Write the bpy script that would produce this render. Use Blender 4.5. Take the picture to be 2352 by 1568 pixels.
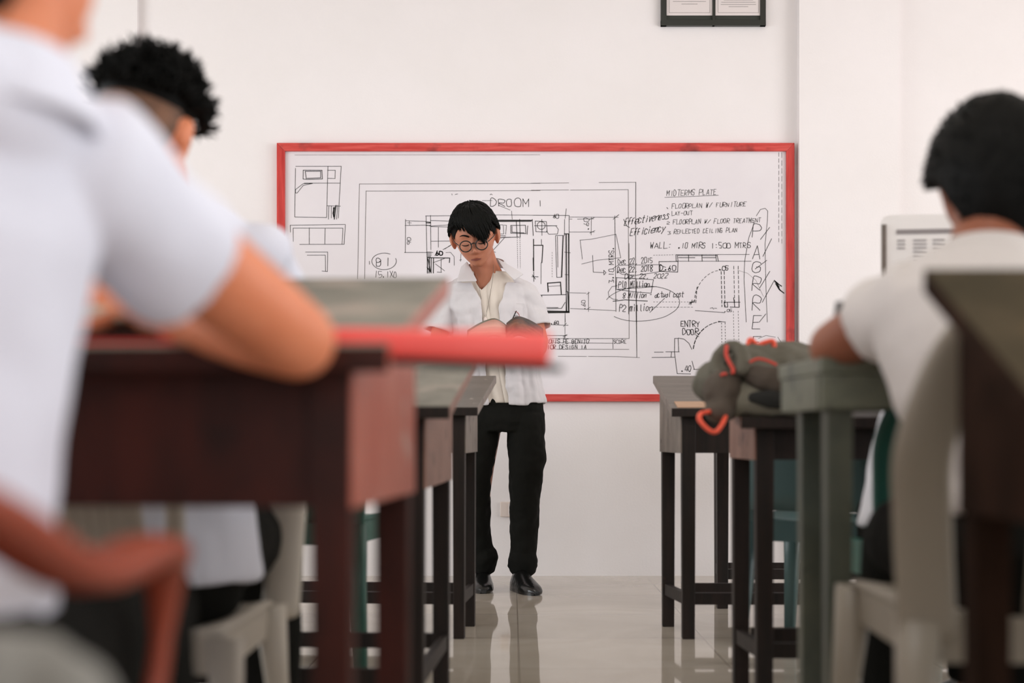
import bpy, math, random
import numpy as np
from mathutils import Vector, Matrix, noise
R = math.radians
random.seed(7)
for o in list(bpy.data.objects): bpy.data.objects.remove(o)
scn = bpy.context.scene
COL = scn.collection

# ------------------------------------------------------------------ camera
F = 3267.0; CX = 1176.0; HY = 990.0; H = 0.671       # 50 mm lens on 36 mm, eye 0.67 m above the floor
cam_d = bpy.data.cameras.new('camera'); cam = bpy.data.objects.new('camera', cam_d); COL.objects.link(cam)
cam.location = (0, 0, H); cam.rotation_euler = (R(90), 0, 0)
cam_d.sensor_width = 36; cam_d.lens = F / 2352 * 36
cam_d.shift_y = (HY - 784) / 2352
cam_d.clip_start = 0.05
cam_d.dof.use_dof = True; cam_d.dof.focus_distance = 5.95; cam_d.dof.aperture_fstop = 1.9
scn.camera = cam
scn.view_settings.view_transform = 'Standard'; scn.view_settings.look = 'None'
scn.view_settings.gamma = 1; scn.view_settings.use_curve_mapping = False
scn.view_settings.exposure = 0.2

# ------------------------------------------------------------------ light
wd = bpy.data.worlds.new('world'); scn.world = wd; wd.use_nodes = True
wb = wd.node_tree.nodes['Background']; wb.inputs[0].default_value = (0.80, 0.88, 1.0, 1); wb.inputs[1].default_value = 0.5
def area(name, loc, rot, sx, sy, power, col):
    l = bpy.data.lights.new(name, 'AREA'); l.shape = 'RECTANGLE'; l.size = sx; l.size_y = sy
    l.energy = power; l.color = col
    o = bpy.data.objects.new(name, l); COL.objects.link(o); o.location = loc; o.rotation_euler = rot
    return o
# daylight in through the side windows, tube lamps on the ceiling
area('daylight_left', (-4.52, 3.7, 1.4), (0, R(-90), 0), 1.9, 2.8, 90, (0.94, 0.98, 1.0))
area('daylight_left_rear', (-4.52, 0.6, 1.75), (0, R(-90), 0), 1.5, 2.4, 36, (0.86, 0.90, 1.0))
area('daylight_right', (4.52, 3.7, 1.4), (0, R(90), 0), 1.9, 2.8, 94, (1.0, 0.99, 1.0))
area('daylight_right_rear', (4.52, 0.2, 1.75), (0, R(90), 0), 1.5, 2.6, 54, (0.90, 0.94, 1.0))
area('added_fill_rear', (0.6, -2.6, 1.7), (R(90), 0, 0), 3.6, 1.5, 26, (1.0, 0.98, 0.98))  # unseen fill, added behind the camera to brighten the board wall frontally
area('tube_light_front', (0.1, 4.9, 3.06), (0, 0, 0), 1.3, 0.28, 8, (1.0, 0.975, 0.965))
area('tube_light_rear', (0.1, 1.2, 3.06), (0, 0, 0), 1.3, 0.28, 13, (1.0, 0.97, 0.95))

def P(px, py, D):
    s = F / D
    return Vector(((px - CX) / s, D, H + (HY - py) / s))

# ------------------------------------------------------------------ materials
def lin(c): return tuple(((v/255)/12.92 if v/255 <= .04045 else ((v/255+.055)/1.055)**2.4) for v in c) + (1,)
def mat(name, col, rough=.6, col2=None, scale=(8, 8, 8), bump=0, bscale=60, metal=0, spec=.5, detail=4, ramp=(.35, .65), sss=0, col3=None, c3=(.62, .72), s3=9, trans=0, coat=0, sheen=0):
    m = bpy.data.materials.new(name); m.use_nodes = True
    nt = m.node_tree; b = nt.nodes['Principled BSDF']
    b.inputs['Base Color'].default_value = lin(col); b.inputs['Roughness'].default_value = rough
    b.inputs['Metallic'].default_value = metal; b.inputs['Specular IOR Level'].default_value = spec
    if trans: b.inputs['Transmission Weight'].default_value = trans
    if coat: b.inputs['Coat Weight'].default_value = coat
    if sheen: b.inputs['Sheen Weight'].default_value = sheen
    if sss:
        b.inputs['Subsurface Weight'].default_value = sss; b.inputs['Subsurface Radius'].default_value = (1, .35, .2); b.inputs['Subsurface Scale'].default_value = .012
    tc = nt.nodes.new('ShaderNodeTexCoord')
    if col2:
        mp = nt.nodes.new('ShaderNodeMapping'); mp.inputs['Scale'].default_value = scale
        nt.links.new(tc.outputs['Object'], mp.inputs[0])
        n = nt.nodes.new('ShaderNodeTexNoise'); n.inputs['Scale'].default_value = 1; n.inputs['Detail'].default_value = detail
        n.inputs['Roughness'].default_value = .62
        nt.links.new(mp.outputs[0], n.inputs['Vector'])
        r = nt.nodes.new('ShaderNodeValToRGB'); r.color_ramp.elements[0].position = ramp[0]; r.color_ramp.elements[1].position = ramp[1]
        r.color_ramp.elements[0].color = lin(col); r.color_ramp.elements[1].color = lin(col2)
        nt.links.new(n.outputs['Fac'], r.inputs[0]); out = r.outputs[0]
        if col3:
            n3 = nt.nodes.new('ShaderNodeTexNoise'); n3.inputs['Scale'].default_value = s3; n3.inputs['Detail'].default_value = 6
            nt.links.new(tc.outputs['Object'], n3.inputs['Vector'])
            r3 = nt.nodes.new('ShaderNodeValToRGB'); r3.color_ramp.elements[0].position = c3[0]; r3.color_ramp.elements[1].position = c3[1]
            r3.color_ramp.elements[0].color = (0, 0, 0, 1)
            nt.links.new(n3.outputs['Fac'], r3.inputs[0])
            mx = nt.nodes.new('ShaderNodeMix'); mx.data_type = 'RGBA'; mx.inputs['B'].default_value = lin(col3)
            nt.links.new(r3.outputs[0], mx.inputs['Factor']); nt.links.new(out, mx.inputs['A']); out = mx.outputs['Result']
        nt.links.new(out, b.inputs['Base Color'])
    if bump:
        n2 = nt.nodes.new('ShaderNodeTexNoise'); n2.inputs['Scale'].default_value = bscale; n2.inputs['Detail'].default_value = 3
        nt.links.new(tc.outputs['Object'], n2.inputs['Vector'])
        bp = nt.nodes.new('ShaderNodeBump'); bp.inputs['Strength'].default_value = bump; bp.inputs['Distance'].default_value = .01
        nt.links.new(n2.outputs['Fac'], bp.inputs['Height']); nt.links.new(bp.outputs[0], b.inputs['Normal'])
    return m

M = {}
M['wall'] = mat('painted_plaster', (238, 233, 233), .75, (234, 229, 228), (1.3, 1.3, 1.3), bump=.06, bscale=90)
M['ceiling'] = mat('ceiling_paint', (225, 218, 208), .9)
M['board'] = mat('whiteboard_enamel', (226, 220, 224), .22, (231, 226, 229), (2, 2, 2), spec=.5, bump=.01, bscale=12)
M['redframe'] = mat('red_stained_wood', (190, 48, 42), .38, (214, 84, 76), (5, 5, 60), col3=(96, 22, 18), c3=(.6, .74), s3=6)
M['redframe_v'] = mat('red_stained_wood_upright', (180, 40, 35), .38, (208, 66, 60), (60, 60, 5), col3=(90, 20, 18), c3=(.6, .74), s3=6)
M['ink'] = mat('black_marker_ink', (26, 24, 22), .6)
M['ink_thin'] = mat('worn_marker_ink', (92, 86, 84), .6)
M['ink_grey'] = mat('faded_print_grey', (150, 143, 142), .8)
M['frame_black'] = mat('black_lacquer', (30, 33, 27), .4)
M['mount'] = mat('dark_mount_card', (50, 53, 46), .8)
M['paper'] = mat('certificate_paper', (222, 213, 211), .7)
M['plastic_white'] = mat('socket_plastic', (226, 212, 204), .4)
M['dark'] = mat('socket_slot_dark', (30, 26, 24), .6)
# desks
M['w_dark'] = mat('dark_brown_wood', (27, 21, 17), .55, (40, 29, 24), (40, 40, 4), col3=(70, 44, 34), c3=(.68, .76), s3=10, bump=.1, bscale=40, spec=.3)
M['w_mahog'] = mat('mahogany_red_wood', (46, 20, 14), .55, (72, 29, 20), (12, 12, 4), col3=(28, 16, 12), c3=(.55, .7), s3=5, bump=.08, bscale=30, spec=.25)
M['w_litside_red'] = mat('lit_worn_red_side', (170, 84, 66), .4, (188, 112, 94), (16, 16, 5), col3=(196, 170, 160), c3=(.64, .74), s3=9)  # aisle light painted in: lighter pinkish version of the mahogany, with worn patches
M['w_top'] = mat('grey_brown_desktop_paint', (92, 84, 76), .5, (108, 100, 92), (4, 30, 4), col3=(150, 138, 126), c3=(.7, .76), s3=13, bump=.1, bscale=60)
M['w_topgrey'] = mat('worn_grey_desktop_paint', (106, 103, 92), .65, (134, 130, 118), (7, 4, 4), col3=(160, 146, 134), c3=(.55, .66), s3=6)
M['w_topdark'] = mat('scratched_dark_desktop', (84, 80, 72), .42, (98, 92, 84), (5, 12, 5), col3=(176, 166, 154), c3=(.68, .73), s3=15)
M['w_side'] = mat('scuffed_grey_brown_side', (100, 90, 82), .5, (128, 116, 106), (24, 24, 6), col3=(64, 52, 46), c3=(.6, .7), s3=16)
M['w_sidebrown'] = mat('worn_brown_side', (122, 84, 70), .5, (150, 112, 96), (20, 20, 6), col3=(70, 44, 36), c3=(.6, .7), s3=14)
M['w_raw'] = mat('raw_light_wood', (168, 132, 104), .6, (192, 158, 130), (4, 60, 60), bump=.1, bscale=60)
M['w_green'] = mat('grey_green_desk_paint', (84, 90, 76), .45, (110, 112, 94), (5, 5, 5), col3=(34, 38, 36), c3=(.57, .68), s3=14, bump=.06, bscale=30)
M['w_greenleg'] = mat('grey_green_leg_paint', (66, 72, 62), .45, (92, 94, 78), (9, 9, 4), col3=(40, 46, 44), c3=(.62, .74), s3=10)
M['w_topfore'] = mat('scuffed_olive_desktop', (66, 60, 47), .9, (86, 76, 60), (5, 5, 5), col3=(104, 86, 60), c3=(.6, .72), s3=5, spec=.05)
M['w_darkmatte'] = mat('dull_dark_brown_wood', (34, 24, 18), .9, (52, 36, 28), (14, 14, 4), col3=(70, 50, 40), c3=(.62, .74), s3=8, spec=.05)
# plastics
M['p_teal'] = mat('teal_plastic', (44, 96, 84), .38)
M['p_tealgrey'] = mat('blue_grey_teal_plastic', (66, 92, 92), .38)
M['p_teald'] = mat('dark_teal_plastic', (30, 56, 50), .4)
M['p_grey'] = mat('warm_grey_plastic', (140, 132, 118), .42)
M['p_white'] = mat('off_white_plastic', (186, 178, 166), .4)
M['p_red'] = mat('brick_red_plastic', (150, 66, 44), .36)
# people
M['skin_t'] = mat('skin_tan', (182, 116, 88), .5, (196, 132, 104), (7, 7, 7), sss=.12, spec=.35)
M['skin_a'] = mat('skin_warm', (228, 144, 106), .5, (218, 132, 94), (6, 6, 6), sss=.12, spec=.3)
M['skin_c'] = mat('skin_brown', (150, 94, 70), .5, (138, 82, 60), (6, 6, 6), sss=.1, spec=.3)
M['skin_lip'] = mat('lips', (128, 66, 54), .5)
M['hair'] = mat('black_hair', (11, 11, 9), .6, spec=.12)
M['hair_soft'] = mat('short_black_hair', (24, 23, 18), .65, spec=.2)
M['stubble'] = mat('faded_hair_skin', (84, 58, 42), .7, (120, 82, 58), (30, 30, 30))
M['shirt'] = mat('white_shirt_cotton', (212, 208, 210), .85, bump=.25, bscale=16, sheen=.1)
M['shirt_b'] = mat('blue_white_shirt_cotton', (222, 224, 236), .85, bump=.3, bscale=12)
M['shirt_c'] = mat('warm_white_shirt_cotton', (206, 200, 196), .85, bump=.3, bscale=14)
M['shirt_d'] = mat('cool_white_shirt_cotton', (220, 220, 226), .85, bump=.4, bscale=14)
M['tee'] = mat('cream_tee_cotton', (222, 212, 200), .9, bump=.2, bscale=20)
M['trouser'] = mat('black_trouser_cloth', (22, 22, 19), .9, bump=.2, bscale=30, spec=.15)
M['leather'] = mat('black_polished_leather', (20, 20, 19), .22, bump=.1, bscale=60)
M['metal'] = mat('steel', (170, 165, 158), .3, metal=1)
M['glass_rim'] = mat('dark_spectacle_rim', (34, 28, 24), .3)
M['lens'] = mat('spectacle_lens', (255, 255, 255), .02, trans=1)
M['logo_red'] = mat('red_emblem_thread', (190, 60, 60), .8)
M['redbar'] = mat('bright_red_plastic', (255, 92, 86), .34, (255, 104, 96), (6, 6, 6))
M['blackcap'] = mat('black_rubber', (24, 24, 26), .5)
M['folder'] = mat('red_folder_edge', (214, 40, 40), .4)
M['cream'] = mat('cream_plastic', (196, 184, 166), .5)
M['bag'] = mat('olive_grey_bag_cloth', (88, 84, 72), .85, (100, 96, 84), (10, 10, 10), bump=.3, bscale=30)
M['bag2'] = mat('brown_grey_bag_cloth', (74, 64, 54), .85, (84, 74, 64), (10, 10, 10), bump=.3, bscale=30)
M['bag3'] = mat('light_olive_bag_cloth', (112, 108, 94), .85, (122, 118, 104), (10, 10, 10), bump=.3, bscale=30)
M['bag_d'] = mat('charcoal_bag_mesh', (30, 30, 27), .9)
M['orange'] = mat('orange_red_webbing', (246, 96, 68), .6)
M['zip'] = mat('red_zip_piping', (206, 66, 50), .6)
M['greybag'] = mat('grey_soft_bag_cloth', (134, 132, 126), .9, (112, 111, 104), (9, 9, 9), bump=.4, bscale=10)
M['cover'] = mat('magazine_cover_grey_green', (118, 118, 100), .35)
M['cover_d'] = mat('magazine_cover_dark', (44, 34, 26), .35, (84, 66, 48), (30, 30, 30))
M['pages'] = mat('magazine_pages', (206, 150, 136), .6, (222, 176, 160), (4, 4, 300))
M['pages_d'] = mat('magazine_dark_picture_page', (66, 44, 34), .5, (130, 84, 62), (26, 40, 26))
M['paper2'] = mat('chart_paper', (244, 240, 236), .8)
M['redbag'] = mat('red_bag_cloth', (220, 36, 28), .6)

# floor: glossy marble-look tiles with thin joints
fm = mat('polished_beige_tile', (206, 196, 182), .045); M['floor'] = fm
nt = fm.node_tree; b = nt.nodes['Principled BSDF']; tc = nt.nodes.new('ShaderNodeTexCoord')
n = nt.nodes.new('ShaderNodeTexNoise'); n.inputs['Scale'].default_value = 1.6; n.inputs['Detail'].default_value = 7; n.inputs['Distortion'].default_value = 1.2
nt.links.new(tc.outputs['Object'], n.inputs['Vector'])
r = nt.nodes.new('ShaderNodeValToRGB'); r.color_ramp.elements[0].position = .35; r.color_ramp.elements[1].position = .7
r.color_ramp.elements[0].color = lin((182, 170, 154)); r.color_ramp.elements[1].color = lin((204, 194, 180))
nt.links.new(n.outputs['Fac'], r.inputs[0])
bk = nt.nodes.new('ShaderNodeTexBrick'); bk.offset = 0; bk.inputs['Scale'].default_value = 1; bk.inputs['Mortar Size'].default_value = .002
bk.inputs['Brick Width'].default_value = .6; bk.inputs['Row Height'].default_value = .6; bk.inputs['Mortar'].default_value = lin((150, 138, 124))
mp = nt.nodes.new('ShaderNodeMapping'); mp.inputs['Location'].default_value = (.58, .18, 0)
nt.links.new(tc.outputs['Object'], mp.inputs[0]); nt.links.new(mp.outputs[0], bk.inputs['Vector'])
nt.links.new(r.outputs[0], bk.inputs['Color1']); nt.links.new(r.outputs[0], bk.inputs['Color2'])
nt.links.new(bk.outputs['Color'], b.inputs['Base Color'])
b.inputs['IOR'].default_value = 1.6

# ------------------------------------------------------------------ mesh helpers
class MB:
    def __init__(s): s.v = []; s.f = []
    def add(s, vs, fs):
        o = len(s.v); s.v += [tuple(v) for v in vs]; s.f += [tuple(i + o for i in f) for f in fs]; return s
    def box(s, c, d, rot=None):
        c = Vector(c); vs = []
        for z in (-.5, .5):
            for y in (-.5, .5):
                for x in (-.5, .5):
                    p = Vector((x*d[0], y*d[1], z*d[2]))
                    if rot is not None: p = rot @ p
                    vs.append(c + p)
        return s.add(vs, [(0, 2, 3, 1), (4, 5, 7, 6), (0, 1, 5, 4), (2, 6, 7, 3), (0, 4, 6, 2), (1, 3, 7, 5)])
    def hexa(s, pts):   # 8 points in the same order as box
        return s.add(pts, [(0, 2, 3, 1), (4, 5, 7, 6), (0, 1, 5, 4), (2, 6, 7, 3), (0, 4, 6, 2), (1, 3, 7, 5)])
    def loft(s, cs, rs, ref=(1, 0, 0), n=18, cap=True, rnd=(0, 0), sq=1.0, tang=None):
        cs = [Vector(c) for c in cs]; rs = [(r, r) if not isinstance(r, (tuple, list)) else r for r in rs]; ref0 = ref
        T = []
        for i in range(len(cs)):
            if tang is not None: T.append(Vector(tang).normalized()); continue
            a = cs[max(i-1, 0)]; c = cs[min(i+1, len(cs)-1)]; T.append((c - a).normalized())
        if rnd[0]:
            t = T[0]; a, b_ = rs[0]; q = min(a, b_)
            nc = [cs[0] - t*q*math.sin(R(k))*.98 for k in (80, 55, 28)]; nr = [(a*math.cos(R(k)), b_*math.cos(R(k))) for k in (80, 55, 28)]
            cs = nc + cs; rs = nr + rs; T = [t]*3 + T
            if isinstance(ref0, list): ref0 = [ref0[0]]*3 + ref0
        if rnd[1]:
            t = T[-1]; a, b_ = rs[-1]; q = min(a, b_)
            cs = cs + [cs[-1] + t*q*math.sin(R(k))*.98 for k in (28, 55, 80)]; rs = rs + [(a*math.cos(R(k)), b_*math.cos(R(k))) for k in (28, 55, 80)]; T = T + [t]*3
            if isinstance(ref0, list): ref0 = ref0 + [ref0[-1]]*3
        vs = []; fs = []
        for i, c in enumerate(cs):
            rf = Vector(ref0[i] if isinstance(ref0, list) else ref0); t = T[i]
            u = rf - t*rf.dot(t)
            if u.length < 1e-5: u = Vector((0, 1, 0)) - t*t.y
            u.normalize(); w = t.cross(u)
            for k in range(n):
                th = 2*math.pi*k/n; ct, st = math.cos(th), math.sin(th)
                if sq != 1: ct = math.copysign(abs(ct)**sq, ct); st = math.copysign(abs(st)**sq, st)
                vs.append(c + u*rs[i][0]*ct + w*rs[i][1]*st)
        for i in range(len(cs)-1):
            for k in range(n):
                k2 = (k+1) % n; fs.append((i*n+k, i*n+k2, (i+1)*n+k2, (i+1)*n+k))
        if cap:
            fs.append(tuple(reversed(range(n)))); fs.append(tuple((len(cs)-1)*n + k for k in range(n)))
        return s.add(vs, fs)
    def ell(s, c, r, rot=None, nu=24, nv=14):
        c = Vector(c); vs = []; fs = []
        for j in range(nv+1):
            ph = math.pi*(j/nv - .5)
            ph = max(min(ph, math.pi/2 - .02), -math.pi/2 + .02)
            for i in range(nu):
                th = 2*math.pi*i/nu; p = Vector((r[0]*math.cos(ph)*math.cos(th), r[1]*math.cos(ph)*math.sin(th), r[2]*math.sin(ph)))
                if rot is not None: p = rot @ p
                vs.append(c + p)
        for j in range(nv):
            for i in range(nu):
                i2 = (i+1) % nu; fs.append((j*nu+i, j*nu+i2, (j+1)*nu+i2, (j+1)*nu+i))
        fs.append(tuple(reversed(range(nu)))); fs.append(tuple(nv*nu + i for i in range(nu)))
        return s.add(vs, fs)
    def beam(s, a, b_, w, d, w2=None, d2=None):   # upright or lying square bar, w along X, d along Y (or Z for lying)
        a = Vector(a); b_ = Vector(b_); t = (b_-a).normalized()
        u = Vector((1, 0, 0)) if abs(t.x) < .7 else Vector((0, 1, 0))
        u = (u - t*u.dot(t)).normalized(); v = t.cross(u); w2 = w2 or w; d2 = d2 or d
        pts = []
        for p, ww, dd in ((a, w, d), (b_, w2, d2)):
            for y in (-.5, .5):
                for x in (-.5, .5): pts.append(p + u*x*ww + v*y*dd)
        return s.hexa(pts)
    def grid(s, pts):
        ny = len(pts); nx = len(pts[0])
        return s.add([p for row in pts for p in row], [(j*nx+i, j*nx+i+1, (j+1)*nx+i+1, (j+1)*nx+i) for j in range(ny-1) for i in range(nx-1)])
    def obj(s, name, m, parent=None, smooth=True, bevel=0, world=False):
        me = bpy.data.meshes.new(name); me.from_pydata(s.v, [], s.f); me.update()
        o = bpy.data.objects.new(name, me); COL.objects.link(o)
        if m is not None: me.materials.append(m)
        if parent is not None: o.parent = parent
        if smooth:
            for p in me.polygons: p.use_smooth = True
        if bevel:
            bm_ = o.modifiers.new('bevel', 'BEVEL'); bm_.width = bevel; bm_.segments = 2; bm_.limit_method = 'ANGLE'
        return o
def remesh(o, vox, sm=4, fac=.5):
    m = o.modifiers.new('remesh', 'REMESH'); m.mode = 'VOXEL'; m.voxel_size = vox; m.use_smooth_shade = True
    if sm:
        q = o.modifiers.new('smooth', 'SMOOTH'); q.iterations = sm; q.factor = fac
    return o
def folds(o, size=.1, strength=.01, depth=1):
    t = bpy.data.textures.new('cloth_folds', 'CLOUDS'); t.noise_scale = size; t.noise_depth = depth
    m = o.modifiers.new('folds', 'DISPLACE'); m.texture = t; m.strength = strength; m.mid_level = .38; m.texture_coords = 'GLOBAL'
def solid(o, t, off=0):
    m = o.modifiers.new('solid', 'SOLIDIFY'); m.thickness = t; m.offset = off; return o
def subsurf(o, l=2):
    m = o.modifiers.new('sub', 'SUBSURF'); m.levels = l; m.render_levels = l; return o
def tag(o, label=None, cat=None, group=None, kind=None):
    if label: o['label'] = label
    if cat: o['category'] = cat
    if group: o['group'] = group
    if kind: o['kind'] = kind
    return o
def thing(name, label, cat, loc=(0, 0, 0), rz=0, group=None):
    o = bpy.data.objects.new(name, None); COL.objects.link(o); o.empty_display_size = .1
    o.location = loc; o.rotation_euler = (0, 0, rz)
    return tag(o, label, cat, group)
def spline(pts, n=10):
    pts = [Vector(p) for p in pts]; out = []
    for i in range(len(pts)-1):
        p0 = pts[max(i-1, 0)]; p1 = pts[i]; p2 = pts[i+1]; p3 = pts[min(i+2, len(pts)-1)]
        for k in range(n):
            t = k/n; out.append(.5*((2*p1) + (p2-p0)*t + (2*p0-5*p1+4*p2-p3)*t*t + (3*p1-p0-3*p2+p3)*t**3))
    out.append(pts[-1]); return out

# ------------------------------------------------------------------ the room
WY = 6.6
def struct(name, mb, m, smooth=False):
    o = mb.obj(name, m, smooth=smooth); o['kind'] = 'structure'; return o
struct('floor', MB().box((0, 2.0, -.05), (9.5, 9.6, .1)), M['floor'])
struct('ceiling', MB().box((0, 2.0, 3.15), (9.5, 9.6, .1)), M['ceiling'])
struct('wall_front', MB().box((0, WY + .05, 1.55), (9.5, .1, 3.2)), M['wall'])
mb = MB(); mb.box((-2.95, -2.85, 1.55), (3.5, .1, 3.2)); mb.box((3.55, -2.85, 1.55), (2.3, .1, 3.2)); mb.box((.6, -2.85, .45), (3.6, .1, 1.0)); mb.box((.6, -2.85, 2.8), (3.6, .1, .7))
struct('wall_rear', mb, M['wall'])
def side_wall(name, x, wins):
    mb = MB(); y = -2.8
    for a, b_ in wins:
        mb.box((x, (y+a)/2, 1.55), (.1, a-y, 3.2)); mb.box((x, (a+b_)/2, .2), (.1, b_-a, .5)); mb.box((x, (a+b_)/2, 2.8), (.1, b_-a, .7)); y = b_
    mb.box((x, (y+6.75)/2, 1.55), (.1, 6.75-y, 3.2)); struct(name, mb, M['wall'])
side_wall('wall_left', -4.65, [(-.6, 1.8), (2.3, 5.1)]); side_wall('wall_right', 4.65, [(-1.1, 1.5), (2.3, 5.1)])
k = 1
for x, a, b_ in ((-4.64, -.6, 1.8), (-4.64, 2.3, 5.1), (4.64, -1.1, 1.5), (4.64, 2.3, 5.1)):
    mb = MB(); cy = (a+b_)/2; w = b_-a
    for zz in (.48, 2.42): mb.box((x, cy, zz), (.07, w, .06))
    for q in range(5): mb.box((x, a + .03 + (w-.06)*q/4, 1.45), (.07, .05, 1.9))
    struct('window_%d' % k, mb, M['plastic_white']); k += 1
struct('trim_1', MB().box((1.55, WY - .02, 1.55), (.456, .07, 3.2)), M['wall'])    # shallow pilaster right of the board
struct('trim_2', MB().box((-2.05, WY - .012, 1.55), (.64, .045, 3.2)), M['wall'])

mb = MB()
for zz in (.98, 2.42): mb.box((.6, -2.84, zz), (3.6, .07, .06))
for q in range(6): mb.box((.6 - 1.77 + 3.54*q/5, -2.84, 1.7), (.05, .07, 1.4))
struct('window_5', mb, M['plastic_white'])  # made-up window, filling the rear opening added for the frontal fill
# ceiling lamps (out of the frame, they carry the tube light)
for (y, d) in ((4.55, 'ceiling tube lamp above the front desks'), (1.2, 'ceiling tube lamp above the rear desks')):
    L = thing('ceiling_lamp', d, 'ceiling lamp', (.1, y, 3.1)); MB().box((0, 0, -.015), (1.4, .34, .03)).obj('lamp_housing', M['plastic_white'], L, smooth=False)

# ------------------------------------------------------------------ whiteboard
def B(px, py, d=.0): return P(px, py, WY) + Vector((0, -d, 0))
wbd = thing('whiteboard', 'long whiteboard in a red stained wooden frame, covered in marker floor plans', 'whiteboard', B(1229, 922))
def brel(p): return p - wbd.location
x0, x1, zt, zb = B(638, 0).x, B(1822, 0).x, B(0, 331).z, B(0, 922).z
cxb, czb = (x0+x1)/2, (zt+zb)/2
o = MB().box((cxb, WY-.010, czb), (x1-x0-.03, .016, zt-zb-.03)).obj('board_panel', M['board'], None, smooth=False); o.parent = wbd; o.matrix_parent_inverse = Matrix.Translation(-wbd.location)
def rail(pts, m):
    mb = MB(); lo = [Vector((p[0], WY-.001, p[1])) for p in pts]; hi = [Vector((p[0], WY-.032, p[1])) for p in pts]
    mb.add(lo+hi, [(0, 1, 2, 3), (7, 6, 5, 4), (0, 4, 5, 1), (1, 5, 6, 2), (2, 6, 7, 3), (3, 7, 4, 0)])
    o = mb.obj('frame_rail', m, wbd, smooth=False, bevel=.002); o.matrix_parent_inverse = Matrix.Translation(-wbd.location)
fw = .038
rail([(x0, zt), (x1, zt), (x1-fw, zt-fw), (x0+fw, zt-fw)], M['redframe'])
rail([(x0, zb), (x0+fw, zb+fw-.004), (x1-fw, zb+fw-.004), (x1, zb)], M['redframe'])
rail([(x0, zt), (x0+fw, zt-fw), (x0+fw, zb+fw-.004), (x0, zb)], M['redframe_v'])
rail([(x1, zt), (x1, zb), (x1-fw, zb+fw-.004), (x1-fw, zt-fw)], M['redframe_v'])

INK = MB(); THIN = MB()
def ribbon(mb, pts, w, y=WY-.0186):
    w *= .74
    P2 = [Vector((p.x, 0, p.z)) for p in pts]
    for a, c in zip(P2[:-1], P2[1:]):
        d = c - a
        if d.length < 1e-6: continue
        d.normalize(); nrm = Vector((-d.z, 0, d.x))*w/2; e = d*w*.35
        mb.add([Vector((q.x, y, q.z)) for q in (a-e-nrm, c+e-nrm, c+e+nrm, a-e+nrm)], [(0, 1, 2, 3)])
def wob(p, k=.6):
    v = noise.noise_vector(Vector((p[0]*.05, p[1]*.05, 3.3)))
    return (p[0] + v.x*k, p[1] + v.y*k)
def line(s, org, sc, w=1.6, mb=None, closed=False):
    for st in s.split('|'):
        pts = [tuple(float(q) for q in a.split(',')) for a in st.split()]
        pts = [(org[0] + a[0]*sc, org[1] + a[1]*sc) for a in pts]
        if closed: pts.append(pts[0])
        ribbon(mb or INK, [B(*wob(p)) for p in pts], w/495.)
def dash(a, b_, on=4, off=4, w=1.5):
    a = Vector(a); b_ = Vector(b_); L = (b_-a).length; d = (b_-a)/L; t = 0
    while t < L:
        p = a + d*t; q = a + d*min(t+on, L); ribbon(INK, [B(p.x, p.y), B(q.x, q.y)], w/495.); t += on+off
def arc(cx, cy, rx, ry, a0, a1, w=1.6, n=26, mb=None, rot=0):
    pts = []
    for i in range(n+1):
        a = R(a0 + (a1-a0)*i/n); x = rx*math.cos(a); y = ry*math.sin(a)
        pts.append(B(*wob((cx + x*math.cos(rot)-y*math.sin(rot), cy + x*math.sin(rot)+y*math.cos(rot)))))
    ribbon(mb or INK, pts, w/495.)
# single stroke hand lettering; x 0-4, y 0-8 with the baseline at 2
G = {'A': '02 28 42|14 34', 'B': '02 08 28 37 36 25 05|25 36 34 33 22 02', 'C': '47 38 18 07 03 12 32 43', 'D': '02 08 28 46 44 22 02', 'E': '48 08 02 42|05 35', 'F': '48 08 02|05 35',
     'G': '47 38 18 07 03 12 32 43 45 25', 'I': '28 22', 'L': '08 02 42', 'M': '02 08 24 48 42', 'N': '02 08 42 48', 'O': '18 07 03 12 32 43 47 38 18', 'P': '02 08 38 47 46 35 05',
     'R': '02 08 38 47 46 35 05 42', 'S': '47 38 18 07 06 15 35 44 43 32 12 03', 'T': '08 48|28 22', 'U': '08 03 12 32 43 48', 'V': '08 22 48', 'W': '08 12 26 32 48', 'X': '08 42|02 48', 'Y': '08 25 48|25 22',
     'a': '45 25 04 03 12 32 44 46 42', 'b': '08 02 32 43 45 36 06', 'c': '45 26 06 03 12 32 43', 'e': '04 44 46 26 05 03 12 42', 'f': '38 28 17 12|05 35', 'i': '26 22|28 27', 'l': '28 23 32', 'm': '02 06|05 16 26 22|25 36 46 42', 'n': '02 06|05 26 46 42',
     'o': '16 05 03 12 32 43 45 36 16', 's': '45 26 15 34 43 32 02', 't': '28 22 42|06 46', 'u': '06 03 12 32 44|46 42', 'v': '06 22 46', 'y': '06 23|46 10', 'D2': '', '0': '18 07 03 12 32 43 47 38 18', '1': '27 28 22', '2': '07 18 38 47 46 02 42',
     '3': '08 48 25 44 43 32 02', '4': '28 04 44|38 32', '5': '48 08 05 35 44 43 32 02', '6': '38 15 03 12 32 43 44 35 14', '8': '18 07 06 25 43 32 12 03 25 46 47 38 18', '9': '32 45 47 38 18 07 06 15 45', '.': '12 22 23 13 12', ',': '22 11', ':': '13 23|16 26', '-': '05 45', '/': '02 48', ' ': ''}
def smoothq(q, ch):
    if len(q) < 4 or ch in 'AEFHLMNTVWXYZ14': return q
    return [(p.x, p.y) for p in spline([(a, b_, 0) for a, b_ in q], 4)]
def wob2(p):
    v = noise.noise_vector(Vector((p[0]*.16, p[1]*.16, 7.3))); return (p[0] + v.x*1.5, p[1] + v.y*1.3)
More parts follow.
